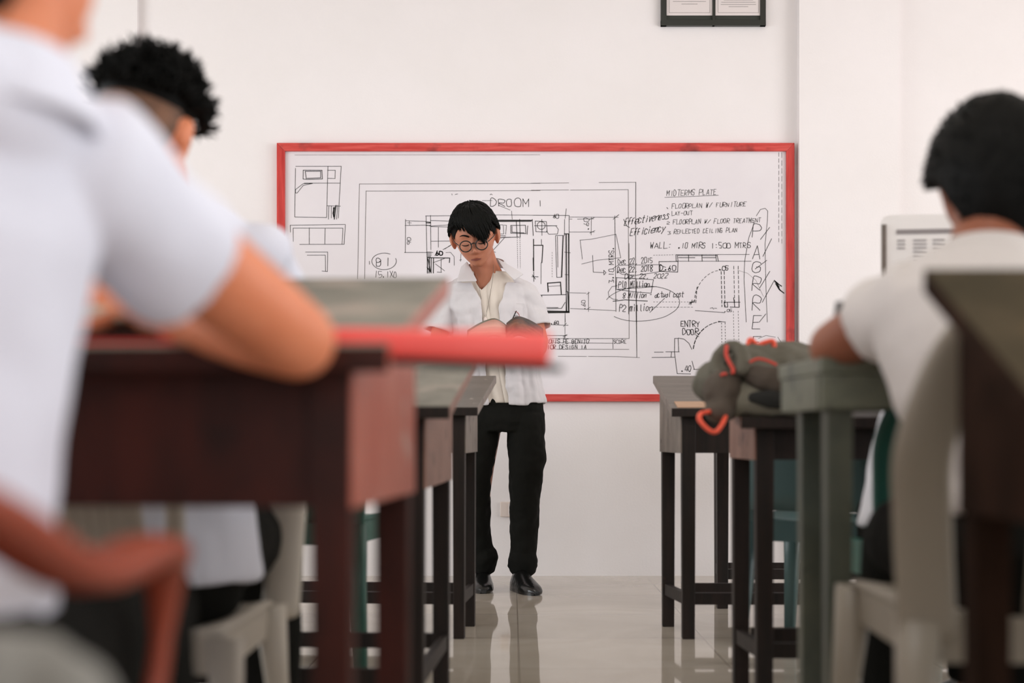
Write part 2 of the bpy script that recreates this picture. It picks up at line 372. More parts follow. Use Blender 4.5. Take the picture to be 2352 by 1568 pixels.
def text(s, x, y, h, width=None, slope=0., w=1.5, vert=False, slant=0, mb=None):
    n = len(s); cw = (width/n) if width else h*.95
    for i, ch in enumerate(s):
        for st in (G.get(ch) or '').split('|'):
            q = []
            for tk in st.split():
                gx = int(tk[0])/4*(.70 + .12*math.sin(i*2.3))*cw + i*cw; gy = (int(tk[1])-2)/6*h*(1 + .10*math.sin(i*1.7+x))
                gx += gy*slant
                if vert: X, Y = x - gy*0 + (-0) - 0, y - gx; X = x - (-gy) * 1 - h; 
                else: X, Y = x + gx, y - gy - gx*slope
                q.append((X if not vert else x - gy*-1*0 + gy*-1 + 0, Y))
            if len(q) > 1: ribbon(mb or INK, [B(*wob2(p)) for p in smoothq(q, ch)], w/495.)
def vtext(s, x, y, h, length, w=1.6):   # reads upward
    cw = length/len(s)
    for i, ch in enumerate(s):
        for st in (G.get(ch) or '').split('|'):
            q = [(x - (int(t[1])-2)/6*h*-1*-1, y - (int(t[0])/4*.72*cw + i*cw)) for t in st.split()]
            if len(q) > 1: ribbon(INK, [B(*wob2(p)) for p in smoothq(q, ch)], w/495.)
A0 = (620, 320); S0 = .2679; B0 = (1220, 320); C0 = (1200, 560); SC = .2721; D0 = (820, 330); SD = .2126
# bed, sofas at the far left
line('228,237 615,237 590,680|225,255 218,670 490,675|502,237 490,675|500,380 608,380|498,272 565,270 562,342 502,340|300,380 500,380', A0, S0)
line('290,270 450,272 455,345 325,348 290,345 290,270|308,280 318,345|308,280 440,280 440,335 325,340', A0, S0, 2)
line('225,465 225,435 290,385 370,383|225,465 240,465 290,400 370,383', A0, S0)
line('495,575 610,577|510,580 505,690|530,580 530,680|585,570 575,690|545,590 555,670|560,585 548,675', A0, S0, 1.6)
line('552,590 545,640 552,670|570,572 555,690', A0, S0, 3.2)
line('180,740 650,735 640,903 260,905|205,765 630,765 622,903|205,765 205,880|342,762 342,900|478,765 476,900|180,740 182,800', A0, S0)
line('310,970 500,970 497,1135 450,1132|325,996 480,996 480,1130', A0, S0)
# double border of the plate
line('770,388 2315,383|770,388 755,1200', A0, S0, 1.5, THIN); line('828,450 2315,445|828,450 815,1200', A0, S0, 1.5, THIN)
line('0,380 320,378|580,376 895,374', B0, S0, 1.5, THIN); line('0,440 320,438|335,440 830,437 832,1500', B0, S0, 1.5, THIN); line('895,374 893,1200 901,1568', B0, S0, 1.8)
line('960,300 962,955|898,0 898,800', C0, SC, 1.6, THIN); line('300,950 540,950|555,950 800,952 985,960|285,890 895,892', C0, SC, 1.5, THIN)
line('230,800 895,800|270,835 760,840|760,800 762,885|955,520 962,955', C0, SC, 1.4)
# plan, left part
line('1165,690 1163,975|1160,742 1340,740|1165,702 1340,708|1155,973 1400,973', A0, S0)
line('1340,660 1352,1150|1378,655 1382,950|1335,660 1600,657|1378,700 1560,705|1345,740 1380,748 1560,735|1385,752 1560,755', A0, S0)
line('1340,712 1380,716|1340,722 1380,722|1340,742 1380,744', A0, S0, 2.4)
line('1445,760 1446,930|1385,877 1570,877|1485,950 1540,920 1575,895|1500,945 1560,905', A0, S0)
line('1345,970 1385,970|1348,985 1385,985|1350,998 1385,998|1347,1010 1380,1010', A0, S0, 2)
line('1350,1018 1542,1022 1540,1060|1352,1020 1352,1150|1370,1020 1366,1150|1385,1020 1382,1150|1358,1030 1378,1140 1350,1100|1405,1020 1402,1150', A0, S0, 2.8)
line('1400,1060 1500,1025|1470,1030 1470,1140|1420,1070 1500,1130|1435,1140 1475,1143', A0, S0)
line('1510,975 1550,972 1580,1010 1582,1085|1640,980 1636,1050|1625,1040 1645,1036', A0, S0, 1.3)
text('60', 1001, 587, 9, 18, w=3.2); line('1415,998 1422,998', A0, S0, 2)
vtext('90', 944, 562, 8, 17); vtext('+', 940, 516, 5, 8); line('1180,720 1215,722|1198,708 1198,740', A0, S0, 1.3)
arc(883, 601, 28, 19, -20, 300, 1.7); text('B1', 865, 612, 19, 38, w=1.9); text('15.1X0', 862, 638, 13, 52, w=1.5); line('857,1048 858,1075', A0, S0)
line('1562,472 1564,482|1590,478 1612,474|1888,480 1898,474 1908,480', A0, S0)
text('DROOM', 1127, 475, 17, 92, slope=-.01, w=1.8); line('75,530 78,578', B0, S0, 1.8)
line('1820,530 1905,530|1960,570 2060,612|2072,620 2078,690', A0, S0, 1.3)
# plan, middle part
line('1900,652 2310,654|1900,695 2250,697|2250,697 2256,830|1905,735 2000,738 2005,815 1905,818|2010,740 2030,742 2020,818', A0, S0, 1.5)
line('1900,708 2240,706|1905,700 2245,700', A0, S0, 3); line('2065,742 2190,740 2195,812 2065,808 2065,742|2075,750 2075,800 2180,805|2210,745 2205,818', A0, S0, 2)
line('2112,700 2120,845|2142,690 2146,845|1905,830 2020,832|1900,850 2140,843|1905,860 2000,845 2060,843', A0, S0, 2)
line('1905,965 2010,848', A0, S0); line('1900,960 1935,972|1900,960 1905,965', A0, S0)
dash((1188, 548), (1189, 616), 1.5, 3); dash((1194, 548), (1195, 616), 1.5, 3)
line('10,690 18,830|35,705 130,708 138,800 40,796 35,705|20,655 325,657|90,690 92,828|28,745 220,745', B0, S0, 1.8)
arc(1243, 519, 9, 9, 0, 360, 1.8)
line('135,745 210,745 232,775 225,815 150,818 130,790|325,657 325,1480|285,690 283,830|300,600 290,680', B0, S0, 1.6)
line('283,815 322,815|300,820 305,1310|318,820 322,1300', B0, S0, 3); line('292,820 296,1310', B0, S0, 1.2)
line('285,970 335,975|290,1162 325,1164', B0, S0)
line('212,828 275,828 262,1185 218,1185 208,830|225,835 228,1100', B0, S0, 1.7); line('272,830 258,1180', B0, S0, 3)
line('20,860 22,1130|25,912 100,912|100,915 92,1060', B0, S0, 3); line('88,860 88,910|85,1060 82,1240|15,1020 18,1130', B0, S0, 1.6)
line('5,1180 60,1182|22,1140 22,1220|10,1165 35,1200', B0, S0, 2)
line('138,1235 250,1228 258,1330|140,1235 145,1310', B0, S0, 3.4); line('150,1262 248,1258|140,1240 150,1300', B0, S0, 1.5)
line('70,1338 300,1335|90,1340 88,1440|300,1335 298,1480', B0, S0, 2.2); line('132,1445 230,1443|132,1455 260,1450 290,1400', B0, S0, 2)
line('110,1475 325,1478|125,1488 325,1484|315,1310 322,1480', B0, S0, 4.2); line('300,1310 305,1480', B0, S0, 2.5)
line('290,1480 292,1568', B0, S0, 1.2); line('358,590 358,800', C0, SC, 1.2); dash((1268, 580), (1268, 640), 3, 3, 1)
text('60', 1270, 502, 8, 14, w=1.7); text('.60', 1264, 745, 8, 22, w=1.8); line('230,685 385,690|160,775 375,775', C0, SC); line('345,700 370,670|340,785 375,765|345,800 365,770', C0, SC, 1.4)
# dimensions right of the plan
line('325,670 745,672|325,688 350,688|395,688 535,686|325,800 540,798|515,675 513,825|500,690 540,675|500,808 545,785', B0, S0, 1.4)
vtext('.60', 1352, 530, 12, 30, 1.5); line('715,660 725,1480|700,690 750,650', B0, S0, 1.8); line('415,868 520,860 725,818 765,1020|418,870 438,1030|430,1072 560,1040 765,1020', B0, S0, 1.4)
line('525,998 530,1140 620,1145|620,1125 640,1145 622,1165 620,1125', B0, S0, 1.6)
vtext('3.10 MTRS.', 1409, 650, 11, 84, 1.7)
line('325,1318 470,1320|335,1452 720,1472|490,1310 490,1480|475,1330 500,1315|475,1462 505,1440', B0, S0, 1.4); vtext('.60', 1344, 712, 9, 24, 1.4)
# notes
text('MIDTERMS PLATE', 1530, 451, 12, 116, slope=.025, w=1.4, slant=.1); line('1142,503 1345,495 1600,484', B0, S0, 1.4)
text('FLOORPLAN W/ FURNITURE', 1542, 480, 10, 172, slope=.03, w=1.4, slant=.15); line('1160,590 1168,600', B0, S0, 2)
text('LAY-OUT', 1542, 496, 9, 49, slope=.03, w=1.4); text('2', 1531, 516, 6, 8, w=1.3)
text('FLOORPLAN W/ FLOOR TREATMENT', 1545, 516, 10, 202, slope=.02, w=1.4, slant=.15); text('3', 1533, 539, 6, 8, w=1.3)
text('REFLECTED CEILING PLAN', 1547, 538, 9, 146, slope=.03, w=1.4, slant=.1)
text('WALL:', 1492, 571, 13, 52, w=1.7, slant=.1); text('.10 MTRS', 1556, 571, 12, 64, slope=.01, w=1.7, slant=.15); text('1:500 MTRS', 1632, 571, 12, 92, slope=.01, w=1.7)
text('Effectiveness', 1433, 519, 15, 102, slope=.16, w=2.0, slant=.3); text('Efficiency', 1446, 543, 15, 80, slope=.14, w=2.0, slant=.3)
line('790,690 815,745 840,760', B0, S0, 2)
text('Dec 22, 2015', 1419, 608, 12, 80, slope=.05, w=1.7); text('Dec 22, 2018', 1417, 627, 13, 82, slope=.05, w=1.9, slant=.1); text('Dec 22, 2022', 1434, 641, 10, 100, slope=.02, w=1.7, slant=.2)
text('P10 Million', 1420, 662, 14, 72, slope=.03, w=1.9, slant=.1); text('8 Million - actual cost', 1430, 685, 12, 140, slope=.02, w=1.8, slant=.15); text('P2 million', 1422, 716, 15, 76, slope=.02, w=1.9, slant=.1)
line('725,1188 1045,1205 1025,1320 900,1310 730,1290|735,1288 1070,1265|730,1190 725,1290', B0, S0, 1.8)
line('700,1110 740,1085 900,1080 1095,1078 1150,1100|735,1135 780,1162 900,1168 1080,1140 1140,1130', B0, S0, 1.6)
line('700,1390 800,1378 995,1388', B0, S0, 2.4); line('735,1258 690,1265 660,1310 665,1350 700,1372 740,1375', B0, S0, 1.5)
arc(1474, 698, 86, 40, 200, 500, 1.6, 50, rot=-.06); line('1015,1485 1140,1365', B0, S0)
line('1093,1050 1095,1135 1252,1140 1255,1050 1093,1052', B0, S0, 2); text('D.60', 1515, 622, 12, 38, w=2)
dash((1500, 587), (1548, 586), 3, 3, 1.2); line('1238,993 1865,991|1238,1048 1880,1048', B0, S0, 1.5); line('1238,993 1240,1050|1250,993 1255,1050|1345,993 1345,1050|1460,993 1462,1050|1578,993 1582,1050|1590,993 1600,1050|1255,1000 1590,1000|1260,1018 1400,1018|1465,1018 1580,1018', B0, S0, 2)
dash((1597, 696), (1600, 660), 6, 4, 2); 
for i in range(11):
    a0 = 180 + i*8.2; arc(1660, 695, 66, 74, a0, a0+4.5, 2.2 if i < 4 else 1.6, 3)
text('.05', 1650, 621, 9, 24, w=2); text('.05', 1662, 717, 7, 20, w=1.5)
for x_, w_ in ((1655, 2.2), (1662, 2.2), (1684, 1.8), (1694, 1.8)): dash((x_, 612 if x_ > 1670 else 624), (x_+2, 705), 7, 4, w_)
line('1650,1395 1655,1440 1680,1440 1678,1400|1655,1398 1785,1398|1730,1360 1740,1440|1775,1350 1778,1440|1700,1440 1778,1442', B0, S0, 2.2)
dash((1500, 694), (1590, 694), 3, 4, 1.2); dash((1498, 706), (1590, 706), 5, 3, 1.2); line('1350,1415 1395,1385|1350,1400 1390,1400|1375,1380 1365,1420', B0, S0, 2.2)
line('1402,1470 1655,1488', B0, S0, 1.7); line('1530,1450 1550,1445 1560,1458|1565,1450 1585,1450', B0, S0, 1.6)
for x_ in (1683, 1694): dash((x_, 715), (x_+2, 795), 3, 4, 1.3)
for x_ in (1656, 1664): dash((x_, 742), (x_+1, 800), 3, 4, 1.6)
text('ENTRY', 1563, 750, 13, 44, slope=-.03, w=2.1); text('DOOR', 1567, 769, 13, 38, w=2.1)
for i in range(9):
    a0 = 186 + i*9.3; arc(1660, 808, 69, 69, a0, a0+6.5, 3 if i < 5 else 2.2, 4)
line('1460,770 1485,785|1650,655 1708,662', C0, SC, 1.8)
line('1282,800 1280,910|1310,800 1315,912|1282,800 1312,800|1110,915 1185,915|1205,912 1320,912|1090,960 1280,958|1255,915 1252,958|1280,915 1302,1095 1415,1098', C0, SC, 1.8)
line('1312,797 1360,805 1400,840 1425,890|1428,990 1445,1060|1440,1060 1620,1062', C0, SC, 1.8); text('.40', 1563, 853, 12, 26, w=1.8); text('.4', 1619, 849, 10, 14, w=1.7)
text('LOUIS PE BENITO', 1253, 789, 9, 100, w=1.7, slant=.1); text('INTERIOR DESIGN 1A', 1222, 802, 9, 126, w=1.7); text('SCORE', 1409, 789, 8, 30, w=1.4)
line('760,835 762,885', C0, SC, 1.2)
for ch, y_, h_ in (('P', 546, 32), ('A', 596, 34), ('G', 626, 26), ('R', 668, 34), ('R', 713, 36), ('E', 756, 34), ('E', 800, 30)):
    text(ch, 1726, y_, h_, 26, w=1.9, slant=.1)
line('1925,660 1960,605 2000,596 2022,620 2020,700 2000,900 2005,1200 2018,1568', B0, S0, 1.5); line('1905,700 1900,740 1860,850 1825,1050 1820,1200 1838,1568', B0, S0, 1.6)
line('1960,862 2038,760|1980,1008 2055,855|1915,1115 2015,1040|1955,1275 2040,1135|1975,1400 2080,1210|1950,1568 2005,1500', B0, S0, 1.8)
line('2080,1215 2110,1240|2085,1225 2140,1262|2090,1240 2120,1290 2160,1320|2100,1250 2130,1300|2095,1230 2120,1270', B0, S0, 3.4)
line('1985,800 2050,775 2130,790|2150,790 2175,830 2190,850', C0, SC, 1.2); line('1765,1125 1850,1150 1920,1210 1985,1350', B0, S0, .8, THIN)
dash((1787, 352), (1787, 560), 9, 5, 1.2); dash((1794, 352), (1794, 560), 12, 6, 1.0)
line('218,140 2315,138', A0, S0, 1.0, THIN)
o = INK.obj('marker_drawing', M['ink'], wbd, smooth=False); o.matrix_parent_inverse = Matrix.Translation(-wbd.location); o['label'] = 'black marker floor plans and notes'
o = THIN.obj('marker_outline', M['ink_thin'], wbd, smooth=False); o.matrix_parent_inverse = Matrix.Translation(-wbd.location); o['label'] = 'thin worn marker border lines'
def keep(o, par):
    o.parent = par; o.matrix_parent_inverse = par.matrix_basis.inverted() if par.type == 'EMPTY' else Matrix.Translation(-par.location); return o

# framed certificates
fr = thing('certificate_frame', 'black double frame holding two printed certificates, high on the front wall', 'picture frame', (B(1637, 62).x, WY, B(0, 62).z))
fx0, fx1, fz0 = B(1517, 0).x, B(1757, 0).x, B(0, 62).z; fz1 = fz0 + .36
def fpart(name, mb, m): return keep(mb.obj(name, m, smooth=False), fr)
fpart('backing', MB().box(((fx0+fx1)/2, WY-.008, (fz0+fz1)/2), (fx1-fx0-.01, .012, fz1-fz0-.01)), M['mount'])
mb = MB(); t = .026
mb.box(((fx0+fx1)/2, WY-.013, fz0+t/2), (fx1-fx0, .024, t)); mb.box(((fx0+fx1)/2, WY-.013, fz1-t/2), (fx1-fx0, .024, t))
mb.box((fx0+t/2, WY-.013, (fz0+fz1)/2), (t, .023, fz1-fz0)); mb.box((fx1-t/2, WY-.013, (fz0+fz1)/2), (t, .023, fz1-fz0)); mb.box(((fx0+fx1)/2+.001, WY-.013, (fz0+fz1)/2), (.011, .023, fz1-fz0))
fpart('frame', mb, M['frame_black'])
for a, b_, rows in ((1530, 1635, ((6, 75), (12, 36), (-2, 60))), (1642, 1747, ((3, 66), (8, 78), (13, 80), (18, 44), (-2, 70)))):
    pa, pb = B(a, 38), B(b_, 38)
    pp = fpart('certificate', MB().box(((pa.x+pb.x)/2, WY-.0165, pa.z+.15), (pb.x-pa.x, .004, .30)), M['paper'])
    mb = MB(); cxp = (a+b_)/2
    for yy, ww in rows: ribbon(mb, [B(cxp-ww/2, yy), B(cxp+ww/2, yy)], .003, WY-.0192)
    for q in ((a+6, -60, a+6, 32), (b_-6, -60, b_-6, 32), (a+6, 32, b_-6, 32)): ribbon(mb, [B(q[0], q[1]), B(q[2], q[3])], .0022, WY-.0192)
    keep(mb.obj('printed_lines', M['ink_grey'], smooth=False), fr)
# wall socket
c = B(1175, 1169)
so = thing('wall_socket', 'white two-slot power socket low on the wall behind the standing person', 'socket', (c.x, WY, c.z))
MB().box((0, -.007, 0), (.106, .014, .07)).obj('socket_plate', M['plastic_white'], so, smooth=False, bevel=.004)
MB().box((-.0, -.016, 0), (.03, .006, .05)).obj('socket_insert', M['paper'], so, smooth=False, bevel=.001)
for dz in (-.014, .014): MB().ell((0, -.0192, dz), (.0050, .0014, .0042), None, 12, 6).obj('socket_slot', M['dark'], so)

# ------------------------------------------------------------------ desks
def desk(label, xa, xb, D, z, ybot, legD, zbot_str, mats, rz=0, pivot='left', t=.028, lw=.045, sides=True, inset=(.0, .0), stre=(.148, .11), raw=None, flush=False, group='slant topped wooden desks'):
    """xa/xb left/right edge of the top, D=(near, far), z=(near top, far top), ybot apron bottom, legD=(near, far)"""
    mt, ma, ms, ml = mats
    px = xa if pivot == 'left' else xb
    e = thing('drafting_desk', label, 'desk', (px, D[0], 0), rz, group)
    X0, X1 = xa-px, xb-px; L = D[1]-D[0]; zz = lambda y: z[0] + (z[1]-z[0])*y/L
    mb = MB(); pts = []
    for dz in (-t, 0):
        for y in (0, L):
            for x in (X0, X1): pts.append((x, y, zz(y)+dz))
    dt = mb.hexa(pts).obj('desktop', mt, e, smooth=False, bevel=.003); dt.data.materials.append(ma); dt.data.materials.append(ms)
    for q_ in dt.data.polygons:
        if abs(q_.normal.x) > .7: q_.material_index = 2
        elif q_.normal.z < .7: q_.material_index = 1
    if raw:
        mb = MB(); pts = []
        for dz in (-.002, .0025):
            for y in (.004, .10):
                for x in (X0+.02, X1-.02): pts.append((x, y, zz(y)+dz))
        mb.hexa(pts).obj('front_strip', raw, e, smooth=False)
    y0, y1 = legD[0]-D[0], legD[1]-D[0]
    for sgn in (0, 1):
        for far in (0, 1):
            ins = .035 + (inset[0] if not far else inset[1])
            x = (X0+ins+lw/2) if sgn == 0 else (X1-ins-lw/2); y = y1 if far else y0 + lw/2 + .006
            MB().beam((x, y, 0), (x, y, zz(y)-t), lw*.88, lw*.88, lw, lw).obj('leg', ml, e, smooth=False, bevel=.002)
    for sgn in (0, 1):
        i0, i1 = .035+inset[0], .035+inset[1]
        if flush: i0 = i1 = .004
        xn = X0+i0 if sgn == 0 else X1-i0; xf = X0+i1 if sgn == 0 else X1-i1; q = .018 if sgn == 0 else -.018
        o_ = -.004 if sgn == 0 else .004
        pts = []
        for zf in (0, 1):
            for y, x in ((y0+.008, xn), (y1+lw/2, xf)):
                xs = sorted((x+o_, x+q)); 
                for xx in xs: pts.append((xx, y, ybot if zf == 0 else zz(y)-t-.001))
        MB().hexa(pts).obj('side_apron', ms, e, smooth=False, bevel=.001)
        pts = []
        for zf in stre[::-1]:
            for y, x in ((y0+lw, xn), (y1, xf)):
                xs = sorted((x+q*.3, x+q*1.3))
                for xx in xs: pts.append((xx, y, zf))
        MB().hexa(pts).obj('stretcher', ml, e, smooth=False)
    xl, xr = X0+.035+inset[0]+lw*.9, X1-.035-inset[0]-lw*.9
    if flush:
        MB().box(((X0+X1)/2, .010, (ybot+zz(0)-t)/2), (X1-X0-.004, .018, zz(0)-t-ybot-.001)).obj('front_apron', ma, e, smooth=False, bevel=.002)
    else: MB().box(((xl+xr)/2, y0+.028, (ybot+zz(y0)-t)/2-.001), (xr-xl, .018, zz(y0)-t-ybot-.003)).obj('front_apron', ma, e, smooth=False)
    MB().box(((xl+xr)/2, y1-.008, (ybot+zz(y1)-t)/2-.001), (xr-xl, .018, zz(y1)-t-ybot-.003)).obj('back_apron', ma, e, smooth=False)
    for y, dz in ((y0+.03, 0), (y1, 0)):
        MB().box(((xl+xr)/2, y, (stre[0]+stre[1])/2+dz), (xr-xl+.01, .02, stre[0]-stre[1])).obj('stretcher', ml, e, smooth=False)
    return e
W = M
desk('dark drafting desk nearest the board, right side, mostly hidden behind another desk', .70, 1.9, (5.35, 5.85), (.76, .84), .60, (5.37, 5.66), 0, (W['w_dark'], W['w_dark'], W['w_side'], W['w_dark']), inset=(.04, .07))
desk('dark drafting desk right of the aisle with a light wood strip along its edge', .51, 1.72, (4.55, 5.15), (.745, .872), .60, (4.58, 4.9), 0, (W['w_top'], W['w_dark'], W['w_side'], W['w_dark']), inset=(.003, -.03), raw=W['w_raw'])
desk('dark drafting desk left of the aisle with a scratched top, beside the standing person', -1.31, -.109, (4.55, 5.15), (.748, .872), .60, (4.58, 4.9), 0, (W['w_topdark'], W['w_dark'], W['w_side'], W['w_dark']), rz=R(-5.0), pivot='right', inset=(.012, .012), lw=.04)
desk('brown drafting desk under the olive backpack, right of the aisle', .555, 1.75, (3.45, 4.05), (.705, .80), .60, (3.49, 3.78), 0, (W['w_dark'], W['w_dark'], W['w_sidebrown'], W['w_dark']), inset=(.01, -.005))
desk('brown drafting desk with a worn grey top, between the red desk and the scratched desk', -1.33, -.133, (3.05, 3.75), (.725, .86), .545, (3.1, 3.68), 0, (W['w_topgrey'], W['w_dark'], W['w_sidebrown'], W['w_dark']), rz=R(-3.2), pivot='right', inset=(.028, .028))
desk('grey-green painted desk that the right seated person leans on', .521, 1.7, (2.40, 2.78), (.796, .798), .708, (2.42, 2.73), 0, (W['w_green'], W['w_green'], W['w_green'], W['w_greenleg']), flush=True, inset=(-.019, -.005), group='painted desks')
desk('mahogany-red drafting desk with a worn grey top, left foreground', -1.34, -.139, (1.60, 2.2), (.767, .909), .583, (1.615, 2.02), 0, (W['w_topgrey'], W['w_mahog'], W['w_litside_red'], W['w_mahog']), rz=R(-4.0), pivot='right', t=.03, inset=(.012, .0), lw=.047)
desk('scuffed dark drafting desk at the right edge of the picture, nearest the viewer', .497, 1.5, (1.16, 1.72), (.615, .868), .575, (1.40, 1.66), 0, (W['w_topfore'], W['w_darkmatte'], W['w_darkmatte'], W['w_darkmatte']), inset=(.012, .0), t=.03)

# ------------------------------------------------------------------ plastic armchairs
def chair(label, x, y, rz, m, seat=.42, w=.25, back=.82, arms=True, slats=5, arm=(.60, .575, .66), group='plastic chairs at the desks', d=.22, open_w=.07, bwf=1.0, panel=False, post=.017):
    """faces +Y in its own frame"""
    e = thing('plastic_armchair' if arms else 'plastic_chair', label, 'chair', (x, y, 0), rz, group)
    pts = []
    for j in range(9):
        v = j/8; yy = -d + 2*d*v; row = []
        for i in range(9):
            u = i/8*2-1; ww = w*.88*(1 + .06*v)
            zz_ = seat + .012*u*u - .02*math.sin(v*math.pi)*(1-u*u) - (.012 if v > .95 else 0)
            row.append((u*ww, yy, zz_))
        pts.append(row)
    o = MB().grid(pts).obj('seat', m, e); solid(o, .012, -1)
    # apron rim below the seat
    mb = MB(); rim = []
    for zz_, g in ((seat, 1.0), (seat-.06, .97)):
        rim.append([(sx*w*.9*g, sy*d*g, zz_) for sx, sy in ((-1, -1), (0, -1), (1, -1), (1, 0), (1, 1), (0, 1), (-1, 1), (-1, 0), (-1, -1))])
    o = mb.grid(rim).obj('seat_rim', m, e, smooth=False); solid(o, .008)
    # back: arch frame and slats
    mb = MB(); yb = -d; w_full = w; w = w*bwf; path = spline([(-w*.86, yb, seat-.03), (-w*.92, yb-.03, seat+.14), (-w*.93, yb-.06, seat+.24), (-w*.74, yb-.085, back-.05), (-w*.4, yb-.10, back-.005), (0, yb-.105, back), (w*.4, yb-.10, back-.005), (w*.74, yb-.085, back-.05), (w*.93, yb-.06, seat+.24), (w*.92, yb-.03, seat+.14), (w*.86, yb, seat-.03)], 6)
    refs = []
    cc = Vector((0, yb-.05, seat+.2))
    for p in path: refs.append(tuple((p - cc).normalized()))
    mb.loft(path, [(open_w/2, .011)]*len(path), refs, 14, sq=.7); mb.obj('back_frame', m, e)
    for i in range(slats):
        u = (i - (slats-1)/2)/(slats)*1.35
        xx = u*w*.8; top = back-.035-abs(u)*.05
        MB().loft([(xx, yb+.01, seat-.01), (xx*1.02, yb-.04, seat+.18), (xx, yb-.095, top)], [(w*.085, .006)]*3, (1, 0, 0), 12, sq=.6).obj('back_slat', m, e)
    if panel:
        rws = [[(u*w*.86*(1-.25*v*v), yb-.02-.07*v - .02*(1-u*u), seat+.03+(back-seat-.06)*v) for u in [q/6*2-1 for q in range(7)]] for v in [q/6 for q in range(7)]]
        solid(MB().grid(rws).obj('back_panel', m, e), .006)
    w = w_full
    for s_ in (-1, 1):
        if arms:
            path = spline([(s_*w*.93, yb-.05, seat+.26), (s_*w*1.05, yb+.06, arm[2]), (s_*w*1.1, 0, arm[1]), (s_*w*1.08, d*.8, arm[0]), (s_*w*1.04, d+.03, arm[0]-.03), (s_*w*1.0, d+.045, arm[0]-.12), (s_*w*.97, d+.02, seat-.02)], 6)
            MB().loft(path, [(.030 + (post-.030)*min(1, max(0, (q-20)/8)), .014) for q in range(len(path))], (1, 0, 0), 12, sq=.7, rnd=(1, 1)).obj('armrest', m, e)
        for f_ in (-1, 1):
            xx, yy = s_*w*.9, f_*d*.95
            MB().loft([(xx*1.12, yy*1.2, 0), (xx*1.05, yy*1.08, seat*.6), (xx, yy, seat-.005)], [(.016, .016), (.022, .022), (.03, .03)], (1, 0, 0), 12, sq=.6).obj('leg', m, e)
    return e
chair('brick-red plastic armchair of the large seated person in the left foreground', -.60, 1.07, R(-3), M['p_red'], seat=.40, w=.255, back=.80, arm=(.568, .566, .625), d=.23, post=.009)
chair('off-white slatted plastic armchair under the curly haired person, behind the mahogany desk', -.635, 2.44, R(0), M['p_white'], seat=.35, w=.205, post=.036, back=.70, slats=7, arm=(.60, .58, .60), d=.22, open_w=.03, bwf=.62)
chair('warm grey plastic chair with a tall open back, carrying the right seated person', .785, 2.12, R(-2), M['p_grey'], seat=.42, w=.255, back=.83, slats=2, arms=False, open_w=.078)
chair('teal plastic chair behind the grey-green desk, with a person in white on it', .965, 3.02, R(4), M['p_teal'], seat=.43, w=.265, back=.80, slats=3, arms=False, open_w=.085)
chair('empty blue-teal plastic chair standing turned beyond the desk with the backpack', .975, 4.22, R(-28), M['p_tealgrey'], seat=.415, w=.23, back=.78, slats=0, arms=False, panel=True, open_w=.034)
chair('teal plastic armchair half hidden behind the brown grey-topped desk on the left', -.62, 4.12, R(-8), M['p_teal'], seat=.42, w=.25, back=.80, slats=5)

# ------------------------------------------------------------------ people
def head_mesh(fm, sc=1.0, face=True):
    """lat-long head, face towards -y in its own frame; fm is a 4x4 frame. jaw, nose, sockets, lips are displaced"""
    nu, nv = 96, 64; vs = []; fs = []
    g = lambda x, s: math.exp(-(x/s)**2)
    for j in range(nv+1):
        ph = math.pi*(j/nv-.5); ph = max(min(ph, 1.555), -1.555)
        for i in range(nu):
            th = 2*math.pi*i/nu
            x = math.cos(ph)*math.sin(th); y = -math.cos(ph)*math.cos(th); z = math.sin(ph)
            X, Y, Z = x*.076, y*.096, z*.116
            low = max(0, -Z/.116); 
            X *= 1 - .34*low**1.6; 
            if Y > 0: Y *= 1 - .45*low**1.2
            if Z > .02: X *= 1 + .03*math.sin((Z-.02)/.09*3.1)
            f = max(0, -y)      # frontness
            if f > 0 and face:
                Y = Y*(1-.10*f) - .004*f
                Y += -.028*g(X, .011)*(g(Z+.030, .014)) * f - .010*g(X, .009)*g(Z+.004, .022)*f     # nose
                Y += -.010*(g(X-.013, .006)+g(X+.013, .006))*g(Z+.037, .008)*f + .004*g(X, .03)*g(Z+.050, .006)*f
                Y += .011*(g(X-.032, .017)+g(X+.032, .017))*g(Z-.004, .014)*f                       # sockets
                Y += -.006*(g(X-.032, .012)+g(X+.032, .012))*g(Z-.002, .008)*f                      # lids
                Y += -.005*g(Z-.028, .012)*g(X, .045)*f                                              # brow
                Y += -.008*g(X, .022)*(g(Z+.060, .0055)+1.05*g(Z+.070, .006))*f   # lips
                Y += .003*g(Z+.081, .006)*g(X, .02)*f
                Y += -.009*g(Z+.098, .016)*g(X, .022)*f                                              # chin
                Y += -.004*(g(X-.045, .018)+g(X+.045, .018))*g(Z+.022, .022)*f                       # cheeks
            vs.append(fm @ Vector((X*sc, Y*sc, Z*sc)))
    for j in range(nv):
        for i in range(nu):
            i2 = (i+1) % nu; fs.append((j*nu+i, j*nu+i2, (j+1)*nu+i2, (j+1)*nu+i))
    fs.append(tuple(reversed(range(nu)))); fs.append(tuple(nv*nu+i for i in range(nu)))
    return vs, fs
def ear(mb, fm, s, sc=1.0):
    c = Vector((s*.080, .008, -.008))*sc
    rot = Matrix.Rotation(R(24*s), 3, 'Z') @ Matrix.Rotation(R(8), 3, 'X')
    m3 = fm.to_3x3()
    mb.ell(fm @ c, (.0075*sc, .019*sc, .033*sc), m3 @ rot, 16, 10)
    mb.ell(fm @ (c + Vector((s*.007, .008, .004))*sc), (.0055*sc, .014*sc, .027*sc), m3 @ rot, 16, 10)
def frame(loc, yaw=0, pitch=0, roll=0):
    return Matrix.Translation(loc) @ Matrix.Rotation(yaw, 4, 'Z') @ Matrix.Rotation(roll, 4, 'Y') @ Matrix.Rotation(pitch, 4, 'X')
